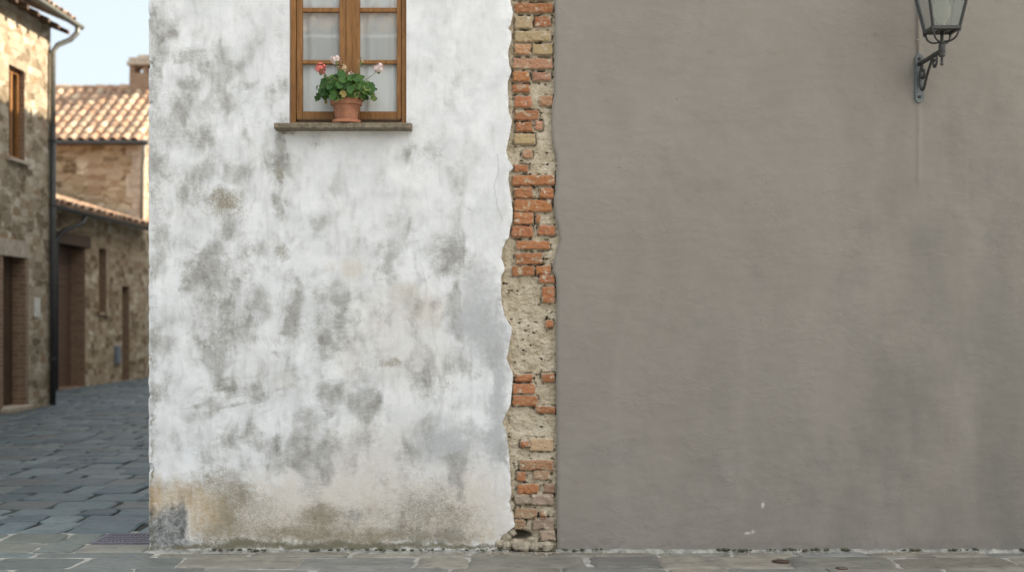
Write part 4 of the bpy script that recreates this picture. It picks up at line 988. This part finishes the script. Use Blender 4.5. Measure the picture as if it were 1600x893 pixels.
tile_roof(rf, (WT - .2, DT + .35, HT - .02), (1, 0, 0), (0, -math.cos(ta), math.sin(ta)), int((.35 - WT + .2) / pt), nvt, pt, ln_)
x = WT
while x < .2:
    m_ = rl.uniform(.9, 1.1); rf.tube([(x, DT/2, rz_ + .24), (x + .46, DT/2, rz_ + .22)], [.15 * m_, .13 * m_], 10, tuple(c * m_ * .9 for c in TILES[rl.randrange(6)])); x += .42
roof_ = rf.build('roof', M['tile'], th_, tint=True)
gutter(th_, 0, 0, 1, 0, .01, M['pipe_dark']).name = 'gutter'; gt = bpy.data.objects['gutter'] if False else None
for ch in list(th_.children):
    if ch.name.startswith('gutter'): bpy.data.objects.remove(ch)
m = MB(); m.tube([(WT - .2, -.42, HT - .10), (0, -.42, HT - .10), (.3, -.42, HT - .10)], .085, 10); m.build('gutter', M['pipe_dark'], th_, smooth=True)
m = MB(); m.tube([(.18, -.42, HT - .15), (.12, -.3, HT - .5), (.02, -.10, HT - .9), (.0, -.10, H2 + .4)], .05, 8); m.build('downpipe', M['zinc'], th_, smooth=True)
# chimney on the ridge
cx0 = -.95; cw = .55; cy0 = DT/2 + .1; zc0 = rz_ - .5
ch = MB(); ch.box(cx0 - cw, cx0 + cw, cy0 - .4, cy0 + .4, zc0, rz_ + .72)
for i in (-1, 0, 1): ch.box(cx0 + i * (cw - .09) - .09, cx0 + i * (cw - .09) + .09, cy0 - .36, cy0 - .2, rz_ + .72, rz_ + 1.0); ch.box(cx0 + i * (cw - .09) - .09, cx0 + i * (cw - .09) + .09, cy0 + .2, cy0 + .36, rz_ + .72, rz_ + 1.0)
co = ch.build('chimney', M['brickjamb'], th_)
m = MB(); m.box(cx0 - cw - .08, cx0 + cw + .08, cy0 - .48, cy0 + .48, rz_ + 1.0, rz_ + 1.12); m.box(cx0 - cw - .02, cx0 + cw + .02, cy0 - .42, cy0 + .42, rz_ + 1.122, rz_ + 1.28)
m.box(cx0 - .3, cx0 + .3, cy0 - .25, cy0 + .25, rz_ + 1.282, rz_ + 1.40); m.build('chimney_cap', M['dress'], co, bevel=.02)

# ---- the house that closes the lane, round the corner
eh = empty('lane_end_house', (-8, 60, 0)); tag(eh, 'shaded stone house closing the far end of the lane behind the white house', 'house')
eo = [(-3.2, -2.1, .02, 2.4, .3), (1.5, 2.4, 1.2, 2.6, .25), (-3.1, -2.2, 4.2, 5.7, .25), (1.5, 2.4, 4.2, 5.7, .25)]
m = MB(); facade(m, 0, -7.5, 8, 0, 7.2, eo, axis='x', sign=-1, at=0); m.quad((-7.5, 0, 0), (-7.5, 8, 0), (-7.5, 8, 7.2), (-7.5, 0, 7.2)); m.quad((8, 0, 0), (8, 8, 0), (8, 8, 7.2), (8, 0, 7.2)); m.quad((-7.5, 8, 0), (8, 8, 0), (8, 8, 7.2), (-7.5, 8, 7.2)); m.build('wall', M['stone2'], eh)
for k_, o_ in enumerate(eo):
    m = MB(); reveals(m, [o_], axis='x', sign=-1); m.build('brick_jamb', M['brickjamb'], eh)
    m = MB(); m.box(o_[0], o_[1], .2, .26, o_[2], o_[3]); m.build('shutter' if k_ else 'door', M['wood_door'], eh)
rf = MB(); tile_roof(rf, (-7.9, -.45, 7.1), (1, 0, 0), (0, math.cos(R(22)), math.sin(R(22))), 46, 11, .35, .45); rf.build('roof', M['tile'], eh, tint=True)

# ---- the house across the square, behind the photographer (seen in the window panes)
oh = empty('opposite_house', (-4, -10, 0)); tag(oh, 'tiled stone house across the square mirrored in the upper window panes', 'house')
m = MB(); m.quad((-9, 0, 0), (12, 0, 0), (12, 0, 8.5), (-9, 0, 8.5)); m.quad((-9, 0, 0), (-9, -8, 0), (-9, -8, 8.5), (-9, 0, 8.5)); m.quad((12, 0, 0), (12, -8, 0), (12, -8, 8.5), (12, 0, 8.5)); m.quad((-9, -8, 0), (12, -8, 0), (12, -8, 8.5), (-9, -8, 8.5)); m.build('wall', M['shade_plaster'], oh)
rf = MB(); ot = R(20); tile_roof(rf, (-9.3, .5, 8.5), (1, 0, 0), (0, -math.cos(ot), math.sin(ot)), 48, 11, .45, .45); rf.build('roof', M['tile'], oh, tint=True)
for x in (-6, -2, 2, 6):
    m = MB(); m.box(x, x + 1, -.1, .04, 4.2, 6.0); m.build('shutter', M['wood_dark'], oh)

# ================================================================== light
SUN_EL = math.asin(.53); AZ = R(20)
sdir = Vector((math.cos(AZ) * math.cos(SUN_EL), math.sin(AZ) * math.cos(SUN_EL), math.sin(SUN_EL)))
sun = bpy.data.lights.new('sun', 'SUN'); sun.energy = 5.0; sun.angle = R(.6); sun.color = (1.0, .86, .68)
so = bpy.data.objects.new('sun', sun); so.rotation_euler = sdir.to_track_quat('Z', 'Y').to_euler(); so.location = (20, 10, 30); COL.objects.link(so)
w = bpy.data.worlds.new('World'); scn.world = w; w.use_nodes = True; nt = w.node_tree; nt.nodes.clear()
out = nt.nodes.new('ShaderNodeOutputWorld'); bg = nt.nodes.new('ShaderNodeBackground'); sky = nt.nodes.new('ShaderNodeTexSky')
sky.sky_type = 'NISHITA'; sky.sun_disc = False; sky.sun_elevation = SUN_EL; sky.sun_rotation = math.pi / 2 - AZ
sky.air_density = 1.0; sky.dust_density = 3.0; sky.ozone_density = 1.0; sky.altitude = 200
# pale haze; unseen bright sky added behind and right of camera to light the fronts
tc = nt.nodes.new('ShaderNodeTexCoord'); dt = nt.nodes.new('ShaderNodeVectorMath'); dt.operation = 'DOT_PRODUCT'
dt.inputs[1].default_value = Vector((.72, -.55, .50)).normalized(); nt.links.new(tc.outputs['Generated'], dt.inputs[0])
mr = nt.nodes.new('ShaderNodeMapRange'); mr.interpolation_type = 'SMOOTHSTEP'; nt.links.new(dt.outputs['Value'], mr.inputs[0])
for i_, v_ in zip((1, 2, 3, 4), (-.15, .95, 0, 1)): mr.inputs[i_].default_value = v_
sky_fill = nt.nodes.new('ShaderNodeMix'); sky_fill.data_type = 'RGBA'; nt.links.new(mr.outputs[0], sky_fill.inputs[0])
sky_fill.inputs[6].default_value = (4.0, 4.4, 4.6, 1); sky_fill.inputs[7].default_value = (11.3, 11.35, 11.25, 1)
mx = nt.nodes.new('ShaderNodeMix'); mx.data_type = 'RGBA'; mx.inputs[0].default_value = .75
nt.links.new(sky_fill.outputs[2], mx.inputs[7])
nt.links.new(sky.outputs[0], mx.inputs[6]); nt.links.new(mx.outputs[2], bg.inputs[0]); bg.inputs[1].default_value = .1
nt.links.new(bg.outputs[0], out.inputs[0])

# ================================================================== camera
cam = bpy.data.cameras.new('camera'); co_ = bpy.data.objects.new('camera', cam); COL.objects.link(co_)
co_.location = (0, 0, CAMZ); co_.rotation_euler = (R(90), 0, 0); cam.sensor_width = 36; cam.lens = 45.0
cam.shift_y = (505 - 446.5) / 1600; cam.clip_end = 2000; cam.clip_start = .1
cam.dof.use_dof = True; cam.dof.focus_distance = 9.95; cam.dof.aperture_fstop = 1.25
scn.camera = co_
vs_ = scn.view_settings; scn.display_settings.display_device = 'sRGB'; vs_.view_transform = 'Standard'; vs_.look = 'None'; vs_.gamma = 1; vs_.exposure = 1.27; vs_.use_curve_mapping = False
scn.render.engine = 'CYCLES'; scn.cycles.use_denoising = True; scn.cycles.max_bounces = 8; scn.cycles.diffuse_bounces = 4; scn.cycles.transparent_max_bounces = 16
